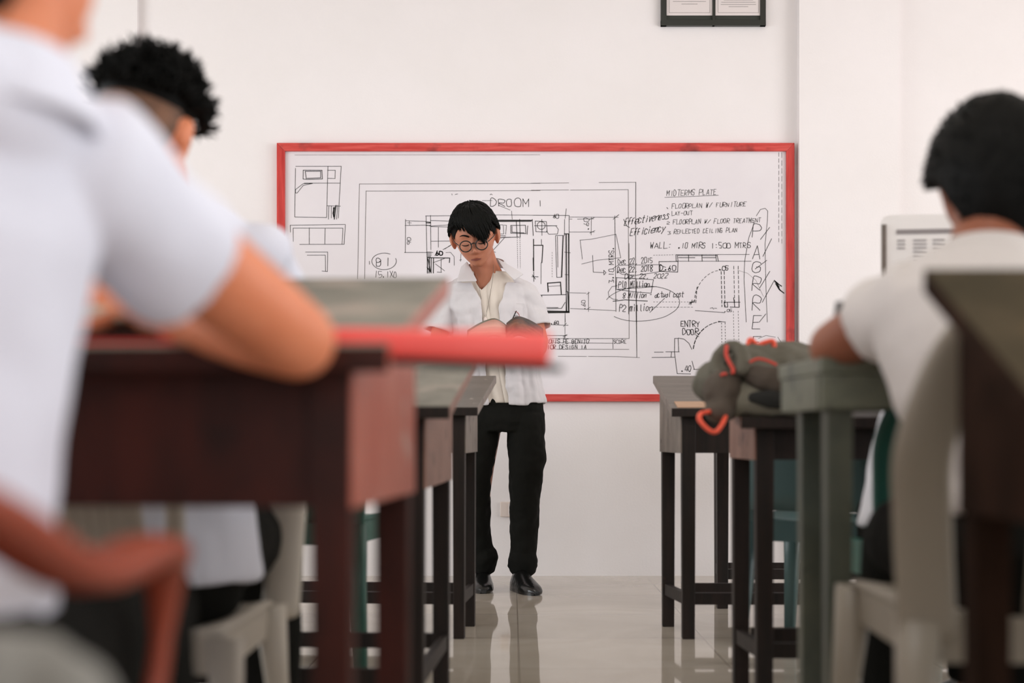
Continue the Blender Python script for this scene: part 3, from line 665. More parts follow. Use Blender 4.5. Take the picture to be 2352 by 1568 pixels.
def hand(mb, wrist, aim, nrm, side=1, curl=.5, sc=1.0):
    """aim = along the palm, nrm = out of the back of the hand, thumb on the side given"""
    a = Vector(aim).normalized(); n = Vector(nrm); n = (n - a*n.dot(a)).normalized(); s = a.cross(n)*side
    w = Vector(wrist)
    mb.loft([w - a*.02*sc, w + a*.02*sc, w + a*.06*sc, w + a*.092*sc], [(.027*sc, .021*sc), (.033*sc, .018*sc), (.042*sc, .016*sc), (.040*sc, .013*sc)], tuple(s), 16, rnd=(0, 1))
    for k, (off, ln) in enumerate(((.031, .070), (.0105, .080), (-.0105, .075), (-.030, .058))):
        p = w + a*.088*sc + s*off*sc; d = (a + s*off*1.6).normalized(); c = curl*(1 + .1*k); pts = [p]
        for q, fr_ in enumerate((.42, .33, .25)):
            ang = c*(q+1)*.62; dd = d*math.cos(ang) - n*math.sin(ang); p = p + dd*ln*fr_*sc; pts.append(p)
        r0 = .0092*sc if k < 3 else .008*sc
        mb.loft(pts, [r0, r0*.97, r0*.88, r0*.76], tuple(s), 10, rnd=(1, 1))
    p = w + a*.028*sc + s*.030*sc; pts = [p]
    for q, ln in enumerate((.036, .030, .024)):
        dd = (a*(.62 + .12*q) + s*(.72-.25*q) - n*(.3+.25*curl)).normalized(); p = p + dd*ln*sc; pts.append(p)
    mb.loft(pts, [.0125*sc, .011*sc, .0102*sc, .0085*sc], tuple(n), 10, rnd=(1, 1))
def hair_strands(mb, fm, n, fn, seed=1, m=5):
    rnd = random.Random(seed)
    for _ in range(n):
        r_ = fn(rnd)
        if r_ is None: continue
        pts, r0 = r_; k = len(pts)
        mb.loft([fm @ p for p in pts], [r0*(1-(i/(k-1))**2*.9) for i in range(k)], (.3, .9, .2), m, cap=True)
def dirv(az, el):   # az 0 = face (-y), grows towards +x ; el up
    return Vector((math.cos(el)*math.sin(az), -math.cos(el)*math.cos(az), math.sin(el)))
def hsurf(d, off=0., sc=1.0, br=(1, 1, 1)):
    return Vector((d.x*(.078*br[0]+off), d.y*(.097*br[1]+off), d.z*(.117*br[2]+off)))*sc
def hcap(mb, fm, lim, off=.012, sc=1.0, taper=True, fz=1.0):
    """closed shell over the scalp down to elevation lim(az)"""
    nu, nv = 64, 20; out = []
    for i in range(nu):
        az = 2*math.pi*i/nu; l = lim(az); col = []
        for j in range(nv+1):
            el = math.pi/2 - (math.pi/2 - l)*j/nv; el = min(el, 1.565)
            o_ = off*(min(1, (1-j/nv)*5) if taper else 1)
            o_ += .004*noise.noise(Vector((az*2.5, el*7, fz)))
            col.append(fm @ hsurf(dirv(az, el), o_, sc))
        for j in range(nv, -1, -3):
            el = math.pi/2 - (math.pi/2 - l)*j/nv; el = min(el, 1.565); col.append(fm @ hsurf(dirv(az, el), -.018, sc))
        out.append(col)
    out.append(out[0]); mb.grid(out)
def wfolds(o, s=.008, size=.07): folds(o, size, s)

# ======== the standing person with the magazine
TD = 5.973
def T(px, py, dy=0.): return P(px, py, TD) + Vector((0, dy, 0))
tf = frame(T(1091, 547, -.05), yaw=R(-4), pitch=R(22), roll=R(-7)); TS = 1.085
body = MB(); v, f = head_mesh(tf, TS); body.add(v, f); ear(body, tf, 1, TS*1.05); ear(body, tf, -1, TS*1.05)
body.loft([T(1103, 568, .035), T(1111, 605, .05), T(1117, 632, .055), T(1120, 660, .055)], [(.052, .05), (.058, .055), (.074, .062), (.11, .066)], (1, 0, 0), 20)
body.loft([T(1120, 640, .06), T(1120, 662, .06), T(1122, 700, .05), T(1135, 780, .05), T(1150, 870, .05), T(1164, 930, .05), T(1166, 965, .05)],
          [(.09, .05), (.15, .066), (.15, .084), (.135, .085), (.13, .085), (.135, .09), (.12, .08)], (1, 0, 0), 24, tang=(0, 0, -1))
shR, shL = T(1207, 672, .05), T(1032, 672, .05)
elR, elL = T(1240, 785, .02), T(1004, 790, .02)
wrR, wrL = T(1228, 822, -.17), T(1088, 826, -.18)
for sh, el, wr in ((shR, elR, wrR), (shL, elL, wrL)):
    body.loft([sh, sh.lerp(el, .5), el, el.lerp(wr, .35), wr], [.046, .043, .037, .038, (.028, .024)], (1, 0, 0), 16, rnd=(1, 0))
hand(body, wrR + Vector((-.006, -.012, 0)), (-.55, -.75, .05), (.15, .1, -1), side=1, curl=.3, sc=.95)
hand(body, wrL + Vector((.006, -.012, 0)), (.55, -.75, .05), (-.15, .1, -1), side=-1, curl=.3, sc=.95)
legR = [T(1203, 960, .05), T(1209, 1060, .02), T(1204, 1110, .01), T(1203, 1200, .05), T(1202, 1310, .05)]
legL = [T(1117, 960, .06), T(1102, 1070, .05), T(1098, 1130, .05), T(1099, 1210, .10), T(1108, 1312, .10)]
for lg in (legR, legL): body.loft(lg, [.07, .06, .052, .045, .035], (1, 0, 0), 16, rnd=(1, 1))
person = body.obj('person', M['skin_t']); remesh(person, .0036, 3)
tag(person, 'standing person in glasses, open white shirt and black trousers reading a magazine by the board', 'person')
def tp(mb, name, m, **k): return mb.obj(name, m, person, **k)
# face details
for s_ in (-1, 1):
    mb = MB(); pts = []
    for i in range(7):
        u = i/6; xx = s_*(.014 + .036*u); pts.append(tf @ (Vector((xx, -.0955 + .55*xx*xx*10*.5 + .004*u, .0235 + .008*math.sin(u*2.6)))*TS))
    mb.loft(pts, [(.0014, .002), (.002, .0032), (.002, .0034), (.002, .0032), (.002, .0028), (.0014, .002), (.0008, .001)], tuple(tf.to_3x3() @ Vector((0, 1, 0))), 8); tp(mb, 'eyebrow', M['hair'])
    mb = MB(); pts = []
    for i in range(7):
        u = i/6*2-1; xx = s_*.032 + u*.0145; pts.append(tf @ (Vector((xx, -.0885 + 4.0*(abs(xx)-.028)**2 + 3*xx*xx, -.004 - .004*(1-u*u)))*TS))
    mb.loft(pts, [.0007, .0016, .002, .002, .002, .0016, .0007], (0, 0, 1), 6); tp(mb, 'eyelashes', M['hair'])
mb = MB()
for zz_, q, hh in ((-.0625, 0, .0032), (-.0678, 1, .0040)):
    pts = [tf @ (Vector((u*.019, -.0962 + 9*(u*.019)**2*1.4 + (.0005 if q else .0), zz_ + (.0015*abs(u) if q else -.002*abs(u))))*TS) for u in (-1, -.6, -.2, .2, .6, 1)]
    mb.loft(pts, [(.001, .001), (.0026, hh*.6), (.0036, hh*.8), (.0036, hh*.8), (.0026, hh*.6), (.001, .001)], tuple(tf.to_3x3() @ Vector((0, 1, 0))), 8)
tp(mb, 'lips', M['skin_lip'])
# hair
mb = MB()
def tlim(az):
    a = (az + math.pi) % (2*math.pi) - math.pi; d = abs(a)
    if d < .7: return R(32)
    if d < 1.35: return R(32) + (R(4)-R(32))*(d-.7)/.65
    if d < 1.9: return R(2)
    return R(2) + (R(-34)-R(2))*min(1, (d-1.9)/.6)
hcap(mb, tf, tlim, .016, TS)
def ths(rnd):
    az = rnd.uniform(-math.pi, math.pi); lim = tlim(az) - R(4); st = rnd.random()**.7
    el0 = R(84)*(1-st) + max(lim + R(14), R(4))*st; ln = rnd.uniform(.45, .9); pts = []
    for k in range(7):
        t = k/6; el = el0 + (lim - el0)*t*ln; azz = az + .35*t*math.sin(az+.6) + rnd.uniform(-.03, .03)
        o_ = .015 + .009*math.sin(t*2.4) - (.006*t) + rnd.uniform(0, .007)*(1-t*.5); pts.append(hsurf(dirv(azz, el), o_, TS))
    return pts, rnd.uniform(.0022, .004)
hair_strands(mb, tf, 900, ths, 3)
def fringe(rnd):   # swept from the parting at the viewer's left down over the brow on the right
    u = rnd.random(); az0 = R(-52) + R(95)*u; el0 = R(rnd.uniform(45, 72)); azt = R(-38) + R(92)*u**.8 ; elt = R(24 - 26*max(0, 1-abs(u-.62)/.42) + rnd.uniform(-4, 5)); pts = []
    for k in range(8):
        t = k/7; az = az0 + (azt - az0)*t; el = el0 + (elt-el0)*t**.9
        o_ = .020 + .014*math.sin(t*3.0) + rnd.uniform(-.002, .003); pts.append(hsurf(dirv(az, el), o_, TS))
    return pts, rnd.uniform(.003, .005)
hair_strands(mb, tf, 420, fringe, 5)
tp(mb, 'hair', M['hair'])
# spectacles
gl = MB(); gz, gy = -.006, -.112
def gp(x, y, z): return tf @ (Vector((x, y, z))*TS)
for s_ in (-1, 1):
    ring = [gp(s_*.0305 + .0225*math.cos(a), gy + .004*abs(math.cos(a))*.5, gz + .021*math.sin(a)) for a in [2*math.pi*i/28 for i in range(29)]]
    gl.loft(ring, [.0025]*29, tuple(tf.to_3x3() @ Vector((0, 1, 0))), 8, cap=False)
    gl.loft([gp(s_*.057, gy+.002, gz+.008), gp(s_*.074, -.07, gz+.012), gp(s_*.084, -.01, gz+.012), gp(s_*.083, .02, gz-.004)], [.002]*4, (0, 0, 1), 8)
gl.loft([gp(-.011, gy, gz+.005), gp(0, gy-.003, gz+.010), gp(.011, gy, gz+.005)], [.0028]*3, (0, 0, 1), 8)
g_o = tp(gl, 'spectacles', M['glass_rim'])
mb = MB()
for s_ in (-1, 1):
    ring = [gp(s_*.0305 + .021*math.cos(a), gy+.001, gz + .0195*math.sin(a)) for a in [2*math.pi*i/28 for i in range(28)]]
    mb.add(ring, [tuple(range(28))])
ln = mb.obj('lens', M['lens'], g_o, smooth=False)
# tee
mb = MB()
def prof(sc, off=0):
    L_ = [(622, 1117, 50, .052), (636, 1118, 66, .060), (648, 1120, 82, .068), (660, 1119, 93, .080), (675, 1119, 97, .092), (700, 1121, 94, .104), (740, 1128, 88, .110), (800, 1138, 85, .108), (860, 1148, 83, .106), (925, 1160, 82, .108)]
    return [(T(cx, y, .05), (hw/547*sc+off, dp*sc+off)) for y, cx, hw, dp in L_]
nt_, nz = 72, len(prof(1)); pts = []
PR = prof(.94)
for j in range(40):
    t = j/39*(nz-1); i = min(int(t), nz-2); u = t-i
    c = PR[i][0].lerp(PR[i+1][0], u); a = PR[i][1][0]*(1-u)+PR[i+1][1][0]*u; b_ = PR[i][1][1]*(1-u)+PR[i+1][1][1]*u
    row = []
    for k in range(nt_+1):
        th = 2*math.pi*k/nt_; x = a*math.sin(th); y = -b_*math.cos(th); p = c + Vector((x, y, 0))
        if math.cos(th) > 0:
            # V neck: drop the points inside the V below its edge
            pass
        p += Vector((0, -.004*math.sin(x*90 + j*.12)*max(0, math.cos(th)), 0)); row.append(p)
    pts.append(row)
def tee_faces():
    vs = [p for r_ in pts for p in r_]; fs = []
    vt = T(1109, 667); 
    for j in range(39):
        for k in range(nt_):
            q = (vs[j*(nt_+1)+k] + vs[(j+1)*(nt_+1)+k+1])*.5
            th = 2*math.pi*(k+.5)/nt_
            if math.cos(th) > 0 and q.z > vt.z + abs(q.x - vt.x)*1.35 - .0: continue
            fs.append((j*(nt_+1)+k, j*(nt_+1)+k+1, (j+1)*(nt_+1)+k+1, (j+1)*(nt_+1)+k))
    return vs, fs
# finer grid near the V is obtained by snapping: build the V edge with a trimmed top instead
vs, fs = [], []
cols = 90; rows = 60; vt = T(1109, 668)
for k in range(cols+1):
    th = 2*math.pi*k/cols
    # top height on this meridian
    xx = PR[2][1][0]*math.sin(th) + PR[2][0].x
    if math.cos(th) > 0: ztop = vt.z + abs(xx - vt.x)*1.28
    else: ztop = T(0, 632).z
    ztop = min(ztop, PR[0][0].z)
    zb_ = PR[-1][0].z
    for j in range(rows+1):
        z_ = ztop + (zb_-ztop)*j/rows
        i = 0
        while i < nz-2 and PR[i+1][0].z > z_: i += 1
        u = (PR[i][0].z - z_)/(PR[i][0].z - PR[i+1][0].z); u = max(0, min(1, u))
        c = PR[i][0].lerp(PR[i+1][0], u); a = PR[i][1][0]*(1-u)+PR[i+1][1][0]*u; b_ = PR[i][1][1]*(1-u)+PR[i+1][1][1]*u
        x = a*math.sin(th); fr_ = max(0, math.cos(th))
        y = -b_*math.cos(th) - .0035*fr_*math.sin(x*130 + z_*14)
        vs.append(Vector((c.x + x, c.y + y, z_)))
for k in range(cols):
    for j in range(rows): a = k*(rows+1)+j; fs.append((a, a+1, a+rows+2, a+rows+1))
mb = MB(); mb.add(vs, fs); o = tp(mb, 'undershirt', M['tee']); solid(o, .004, 0)
# open shirt shell
PS = prof(1.05, .004)
def ring_at(PRF, z_):
    i = 0
    while i < nz-2 and PRF[i+1][0].z > z_: i += 1
    u = (PRF[i][0].z - z_)/(PRF[i][0].z - PRF[i+1][0].z); u = max(0, min(1, u))
    return PRF[i][0].lerp(PRF[i+1][0], u), PRF[i][1][0]*(1-u)+PRF[i+1][1][0]*u, PRF[i][1][1]*(1-u)+PRF[i+1][1][1]*u
def interp(tab, v):
    for (a, b1), (c, d1) in zip(tab[:-1], tab[1:]):
        if v <= c: return b1 + (d1-b1)*max(0, (v-a))/(c-a)
    return tab[-1][1]
eR = [(640, 1166), (665, 1160), (700, 1149), (760, 1149), (840, 1160), (928, 1169)]
eL = [(640, 1078), (665, 1090), (690, 1103), (740, 1108), (840, 1116), (928, 1122)]
mb = MB(); rows_ = []
for j in range(46):
    py = 650 + (924-650)*j/45; z_ = T(0, py).z; c, a, b_ = ring_at(PS, z_)
    if py > 860: a += (py-860)/64*.006
    tR = math.asin(max(-.98, min(.98, ((T(interp(eR, py), 0).x) - c.x)/a))); tL = math.asin(max(-.98, min(.98, ((T(interp(eL, py), 0).x) - c.x)/a)))
    row = []
    for k in range(91):
        th = tR + (2*math.pi + tL - tR)*k/90; x = a*math.sin(th); fl = .006*math.sin(th*11 + py*.012) * min(1, j/14.)
        fl += .004*math.sin(th*23 + py*.02)*min(1, j/20)
        row.append(c + Vector((x*(1+fl*4), -(b_+fl)*math.cos(th), 0)) + Vector((0, 0, -.010*min(1, max(0, j-38)/7)*(math.cos(th+.3) > .6))))
    rows_.append(row)
mb.grid(rows_)
sm = mb
# sleeves
def sleeve(mb, cs, rs, n=28, fold=.004):
    rws = []
    path = spline(cs, 6); m_ = len(path)
    for i, p in enumerate(path):
        t = i/(m_-1); tt = (path[min(i+1, m_-1)] - path[max(i-1, 0)]).normalized()
        u = Vector((0, 1, 0)); u = (u - tt*u.dot(tt)).normalized(); w = tt.cross(u)
        fi = t*(len(rs)-1); q = min(int(fi), len(rs)-2); g_ = fi-q; ra = rs[q][0]*(1-g_)+rs[q+1][0]*g_; rb = rs[q][1]*(1-g_)+rs[q+1][1]*g_
        rws.append([p + u*(ra + fold*math.sin(3*th + t*7)*t)*math.cos(th) + w*(rb + fold*math.sin(2*th + t*5)*t)*math.sin(th) for th in [2*math.pi*k/n for k in range(n+1)]])
    mb.grid(rws)
sleeve(sm, [T(1178, 662, .05), T(1208, 678, .05), T(1222, 712, .045), T(1234, 752, .03)], [(.05, .045), (.062, .052), (.060, .053), (.068, .056)])
sleeve(sm, [T(1060, 662, .05), T(1032, 680, .05), T(1018, 715, .045), T(1006, 760, .03)], [(.05, .045), (.062, .052), (.060, .053), (.068, .056)])
# yoke over the shoulders
sm.loft([T(1045, 652, .06), T(1075, 641, .085), T(1120, 640, .10), T(1162, 641, .085), T(1195, 652, .06)], [(.052, .02), (.044, .022), (.040, .022), (.044, .022), (.052, .02)], (0, 1, 0), 18, rnd=(1, 1))
sh = tp(sm, 'shirt', M['shirt']); solid(sh, .008, 0); remesh(sh, .0029, 10); folds(sh, .055, .016)
# collar: band round the nape and two long points
cl = MB(); inner = []; outer = []
for k in range(25):
    u = k/24; th = R(-75) - (2*math.pi - R(150))*u; x = math.sin(th); y = -math.cos(th); bk_ = (1-math.cos(th))/2
    ci = T(1116, 622, .045); inn = ci + Vector((x*.074, y*.066, .004 + .050*bk_ + (.018 if x > 0 else 0))); inner.append(inn); outer.append(inn + Vector((x*.030, y*.030, -.042)))
cl.grid([inner, [a.lerp(b_, .5) + Vector((0, 0, .008)) for a, b_ in zip(inner, outer)], outer])
def flap(quad, n=6):
    a, b_, c, d = quad; cl.grid([[(a.lerp(b_, i/n)).lerp(d.lerp(c, i/n), j/n) + Vector((0, -.010*math.sin(math.pi*j/n), 0)) for i in range(n+1)] for j in range(n+1)])
flap((T(1073, 600, -.005), T(1098, 650, -.062), T(1050, 651, -.060), T(1058, 612, .02)))
flap((T(1140, 592, .005), T(1161, 626, -.052), T(1181, 648, -.064), T(1204, 630, -.01)))
o = tp(cl, 'collar', M['shirt']); solid(o, .004, 0); subsurf(o, 1)
mb = MB(); c, a, b_ = ring_at(PS, T(0, 720).z)
def onshirt(px, py, off=.008):
    c, a, b_ = ring_at(PS, T(0, py).z); x = T(px, 0).x - c.x; q = max(0, 1-(x/a)**2); return Vector((c.x + x, c.y - b_*math.sqrt(q) - off, T(0, py).z))
mb.grid([[onshirt(x, y, .0085) for x in (1172, 1180, 1188, 1196, 1203)] for y in (698, 710, 722, 734, 746)]); o = tp(mb, 'pocket', M['shirt']); solid(o, .002, 0)
mb = MB(); 
for a0, a1 in ((-80, 100),): mb.loft([onshirt(1184 + 9*math.cos(R(a)), 729 + 11*math.sin(R(a)), .0115) for a in range(-95, 110, 12)], [.0009]*18, (0, 1, 0), 6)
tp(mb, 'emblem', M['logo_red'])
mb = MB(); mb.loft([onshirt(1176, 738, .012), onshirt(1186, 716, .012)], [.0022, .0016], (0, 1, 0), 6); mb.loft([onshirt(1181, 728, .012), onshirt(1189, 727, .012)], [.001, .001], (0, 1, 0), 6); tp(mb, 'pen', M['hair'])
# neck cord with a small pendant
def ontee(px, py, off=.004):
    c, a, b_ = ring_at(PR, T(0, py).z); x = T(px, 0).x - c.x; q = max(0, 1-(x/a)**2); return Vector((c.x + x, c.y - b_*math.sqrt(q) - off, T(0, py).z))
mb = MB(); mb.loft([T(1134, 608, -.012), T(1133, 628, -.022), T(1131, 650, -.040), ontee(1127, 672), ontee(1122, 700), ontee(1117, 728)], [.0009]*6, (0, 1, 0), 6)
mb.loft([T(1096, 628, -.02), T(1100, 655, -.042), ontee(1106, 690), ontee(1114, 728)], [.0007]*4, (0, 1, 0), 6); tp(mb, 'neck_cord', M['w_side'])
mb = MB(); mb.ell(ontee(1115, 738, .008), (.009, .004, .014), None, 14, 8); tp(mb, 'pendant', M['plastic_white'])
# trousers
def trouser(px_list, name='trousers'):
    pass
mb = MB()
mb.loft([T(1164, 905, .05), T(1165, 930, .05), T(1163, 965, .052), T(1160, 990, .055)], [(.142, .098), (.150, .104), (.160, .108), (.158, .104)], (1, 0, 0), 30, tang=(0, 0, -1))
mb.loft([T(1206, 950, .05), T(1208, 1000, .04), T(1212, 1055, .015), T(1208, 1085, .01), T(1206, 1130, .02), T(1205, 1200, .045), T(1202, 1270, .055), T(1201, 1303, .055)],
        [(.082, .098), (.080, .094), (.077, .086), (.072, .080), (.066, .074), (.059, .070), (.056, .068), (.062, .072)], (1, 0, 0), 26, tang=(0, 0, -1))
mb.loft([T(1114, 950, .06), T(1104, 1000, .055), T(1097, 1060, .045), T(1093, 1110, .045), T(1093, 1160, .06), T(1094, 1230, .085), T(1100, 1285, .10), T(1103, 1318, .10)],
        [(.082, .098), (.078, .092), (.070, .082), (.064, .076), (.060, .072), (.058, .068), (.064, .07), (.058, .07)], (1, 0, 0), 26, tang=(0, 0, -1))
for (x_, y_, d_) in ((1201, 1296, .05), (1108, 1292, .09)): mb.loft([T(x_, y_-8, d_), T(x_, y_+3, d_)], [(.064, .074), (.060, .070)], (1, 0, 0), 24, rnd=(1, 1), tang=(0, 0, -1))
tr = tp(mb, 'trousers', M['trouser']); remesh(tr, .005, 4); folds(tr, .05, .012)
# shoes
def shoe(mb, heel, toe, w=.045):
    heel = Vector(heel); toe = Vector(toe); d = toe-heel; d.z = 0; L_ = d.length; d.normalize(); s = Vector((d.y, -d.x, 0)); rws = []
    prof_ = [(0, .030, .062, 0), (.06, .036, .085, 0), (.22, .038, .10, 0), (.42, .040, .085, 0), (.6, .046, .060, 0), (.8, .044, .046, .0), (.94, .030, .036, 0), (1.0, .012, .02, 0)]
    for t, ww, hh, _ in prof_:
        c = heel + d*L_*t; row = []
        for k in range(17):
            a = math.pi*k/16; row.append(c + s*ww*math.cos(a)*1.0 + Vector((0, 0, .012 + (hh-.012)*math.sin(a)**.8)))
        rws.append([c + s*ww] + row + [c - s*ww] + [c + s*ww]); 
    mb.grid(rws)
    for e in (0, -1): mb.add(rws[e][:-1], [tuple(range(len(rws[e])-1))])
for (h_, t_) in ((Vector((T(1186, 0).x, 5.98+.05, 0)), Vector((T(1232, 0).x, 5.80, 0))), (Vector((T(1106, 0).x, 6.12, 0)), Vector((T(1112, 0).x, 5.87, 0)))):
    mb = MB(); shoe(mb, h_, t_); o = tp(mb, 'shoe', M['leather']); subsurf(o, 1)

# magazine in the hands: arched leaves either side of the fold, cover outside
mg = thing('magazine', 'open magazine with a grey-green cover held by the standing person', 'magazine', T(1165, 775, -.25))
def leaf(sgn, wpx, zo, yo, h, deep=.0):
    rws = []
    for i in range(17):
        u = i/16; px = 1164 + sgn*wpx*u
        ht = .030*math.sin(min(1, u*2.6)*math.pi*.5) - .078*max(0, u-.22)**1.7
        row = []
        for j in range(4):
            v = j/3; p = T(px, 757, -.25); p.z += ht + zo - h*v; p.y += yo - .13*v*(1 if h > .03 else .4); row.append(p)
        rws.append(row)
    return rws
o = keep(MB().grid(leaf(-1, 86, 0, 0, .075)).obj('cover', M['cover']), mg); solid(o, .003, 0); o['label'] = 'grey-green cover half'
o = keep(MB().grid(leaf(1, 80, .008, 0, .085)).obj('cover', M['cover_d']), mg); solid(o, .003, 0); o['label'] = 'dark brown cover half'
o = keep(MB().grid(leaf(-1, 82, -.010, -.036, .068)).obj('page_block', M['pages']), mg); solid(o, .007, 0)
o = keep(MB().grid(leaf(1, 76, -.008, -.044, .068)).obj('page_block', M['pages_d']), mg); solid(o, .007, 0)

# ======== seated people
def seated(label, head, neck, shoulders, waist, pelvis, arms, knees, skin, shirt, hair_fn, tw=.17, td=.11, vox=.006, sleeve_t=.6, sl_r=.075, hems=None, trou=M['trouser'], seat_z=.45, hands=True, sc=1.0, head_yaw=180, head_pitch=0, head_roll=0, armr=.05, sleeve_drop=0., fold=.014, hem=0):
    """arms: list of (shoulder, elbow, wrist, hand aim, hand normal, side)"""
    b = MB(); hf = frame(head, yaw=R(head_yaw), pitch=R(head_pitch), roll=R(head_roll)); v, f = head_mesh(hf, sc); b.add(v, f)
    ear(b, hf, 1, sc); ear(b, hf, -1, sc)
    hd, nk, wa, pe = Vector(head), Vector(neck), Vector(waist), Vector(pelvis); sL, sR = [Vector(q) for q in shoulders]; mid = (sL+sR)/2; ax = tuple((sR-sL).normalized())
    b.loft([hd + Vector((0, 0, -.03)), hd.lerp(nk, .6), nk, nk.lerp(mid, .5)], [.055*sc, .056*sc, .060*sc, .055*sc], (1, 0, 0), 18)
    b.loft([sL.lerp(nk, .2), nk + Vector((0, 0, -.045)), sR.lerp(nk, .2)], [.035, .05, .035], (0, 1, 0), 16)
    b.loft([nk.lerp(mid, .45), mid, mid.lerp(wa, .3), mid.lerp(wa, .65), wa, pe], [(tw*.62, .05), (tw*.9, td*.8), (tw*.95, td*.95), (tw*.85, td*.85), (tw*.8, td*.85), (tw*.9, td*.95)], ax, 24)
    for (s0, e0, w0, aim, nn, sd) in arms:
        s0, e0, w0 = Vector(s0), Vector(e0), Vector(w0)
        b.loft([s0, s0.lerp(e0, .5), e0], [armr*1.05, armr, armr*.86], (0, 0, 1), 16, rnd=(1, 1))
        b.loft([e0, e0.lerp(w0, .3), w0], [armr*.86, armr*.84, (.031, .026)], (0, 0, 1), 16, rnd=(1, 0))
        if hands: hand(b, w0, aim, nn, sd, .6)
    for kn, ft in knees:
        kn, ft = Vector(kn), Vector(ft); off = (kn - pe); off.z = 0; off.normalize(); sx = Vector((.09 if kn.x > pe.x else -.09, 0, 0))
        b.loft([pe + sx, (pe+sx).lerp(kn, .5), kn], [.08, .07, .052], (1, 0, 0), 14, rnd=(1, 1)); b.loft([kn, kn.lerp(ft, .5), ft], [.052, .05, .036], (1, 0, 0), 14, rnd=(1, 1))
    o = b.obj('person', skin); remesh(o, vox, 3); tag(o, label, 'person')
    # shirt
    s = MB(); k = 1.12
    s.loft([nk.lerp(mid, .30) + Vector((0, 0, -.012)), nk.lerp(mid, .75), mid + Vector((0, 0, .005)), mid.lerp(wa, .3), mid.lerp(wa, .65), wa, wa.lerp(pe, .55)],
           [(.075, .062), (tw*.78, td*.78), (tw*1.08, td*.98), (tw*1.08, td*1.14), (tw*1.02, td*1.12), (tw*1.0, td*1.12), (tw*1.06, td*1.16)], ax, 30)
    s.loft([sL.lerp(nk, .12), sL.lerp(nk, .55) + Vector((0, 0, .004)), nk + Vector((0, 0, -.028)), sR.lerp(nk, .55) + Vector((0, 0, .004)), sR.lerp(nk, .12)], [(.055, .045), (.07, .05), (.078, .052), (.07, .05), (.055, .045)], (0, 1, 0), 22, rnd=(1, 1))
    s.ell(nk.lerp(mid, .5) + Vector((0, 0, -.01)), (.125, td*.9, .08))
    if hem: s.loft([wa, Vector((wa.x, wa.y, (wa.z+hem)/2)), Vector((wa.x, wa.y, hem))], [(tw*1.0, td*1.12), (tw*1.08, td*1.25), (tw*1.12, td*1.32)], ax, 30, tang=(0, 0, -1))
    for idx, (s0, e0, w0, aim, nn, sd) in enumerate(arms):
        s0, e0 = Vector(s0), Vector(e0); d = (e0-s0); h = s0 + d*sleeve_t + Vector((0, 0, -sleeve_drop)); inn = s0.lerp(mid, .35)
        s.ell(s0 + Vector((0, 0, -.004)), (armr*1.3, armr*1.3, armr*1.3))
        s.loft([inn, s0, s0.lerp(h, .5) + Vector((0, 0, -.004)), h], [(td*.62, .06), (armr*1.45, armr*1.4), (sl_r*.98, sl_r*.95), (sl_r*1.08, sl_r*1.04)], (0, 1, 0), 24, rnd=(1, 0))
    so_ = s.obj('shirt', shirt, o); remesh(so_, vox, 6, .6); folds(so_, .09 if fold < .02 else .13, fold)
    c = MB(); cd = (hd-nk); cd.z *= 2.2; c.loft([nk - cd.normalized()*.050 + Vector((0, .0, 0)), nk - cd.normalized()*.02, nk + cd.normalized()*.020, nk + cd.normalized()*.014], [(.090*sc, .084*sc), (.080*sc, .076*sc), (.069*sc, .068*sc), (.064*sc, .063*sc)], (1, 0, 0), 28, cap=False, tang=cd); co = c.obj('collar', shirt, o); solid(co, .006, 0); subsurf(co, 1)
    # trousers and shoes
    t = MB(); t.loft([wa.lerp(pe, .6), pe, pe + Vector((0, .01, -.05))], [(tw*.95, td*1.05), (tw*1.05, td*1.2), (tw*.98, td*1.1)], ax, 24, rnd=(0, 1))
    for kn, ft in knees:
        kn, ft = Vector(kn), Vector(ft); sx = Vector((.09 if kn.x > pe.x else -.09, 0, 0))
        t.loft([pe+sx, (pe+sx).lerp(kn, .5), kn], [.098, .086, .070], (1, 0, 0), 18, rnd=(1, 1)); t.loft([kn, kn.lerp(ft, .5), ft + Vector((0, 0, .02))], [.068, .066, .058], (1, 0, 0), 18, rnd=(1, 0))
    to = t.obj('trousers', trou, o); remesh(to, .007, 4); folds(to, .08, .01)
    for kn, ft in knees:
        ft = Vector(ft); m_ = MB(); shoe(m_, Vector((ft.x, ft.y-.07, 0)), Vector((ft.x, ft.y+.19, 0))); subsurf(m_.obj('shoe', M['leather'], o), 1)
    if hair_fn: hair_fn(o, hf, sc)
    return o, hf
def std_lim(az):
    a = (az + math.pi) % (2*math.pi) - math.pi; d = abs(a)
    if d < .8: return R(34)
    if d < 1.3: return R(34) + (R(12)-R(34))*(d-.8)/.5
    if d < 1.75: return R(6)
    return R(6) + (R(-40)-R(6))*min(1, (d-1.75)/.45)
def hair_curly(o, hf, sc):
    mb = MB(); low = MB()
    hcap(low, hf, lambda a: std_lim(a), .003, sc); low.obj('shaved_side_hair', M['stubble'], o)
    hcap(mb, hf, lambda a: max(R(10), std_lim(a) + R(4)), .020, sc)
    def fn(rnd):
        az = rnd.uniform(-math.pi, math.pi); el = math.asin(rnd.uniform(.26, 1)); d = dirv(az, el); p = hsurf(d, .014, sc); j = Vector((rnd.uniform(-1, 1), rnd.uniform(-1, 1), rnd.uniform(-.6, 1)))*.6
        L_ = rnd.uniform(.010, .030); q1 = p + (d + j*.4).normalized()*L_*.6; q2 = q1 + (d*.6 + j).normalized()*L_*.5; q3 = q2 + (d*.3 + j*1.3).normalized()*L_*.3
        return [p, q1, q2, q3], rnd.uniform(.0022, .004)
    hair_strands(mb, hf, 1500, fn, 11, 5); mb.obj('hair', M['hair'], o)
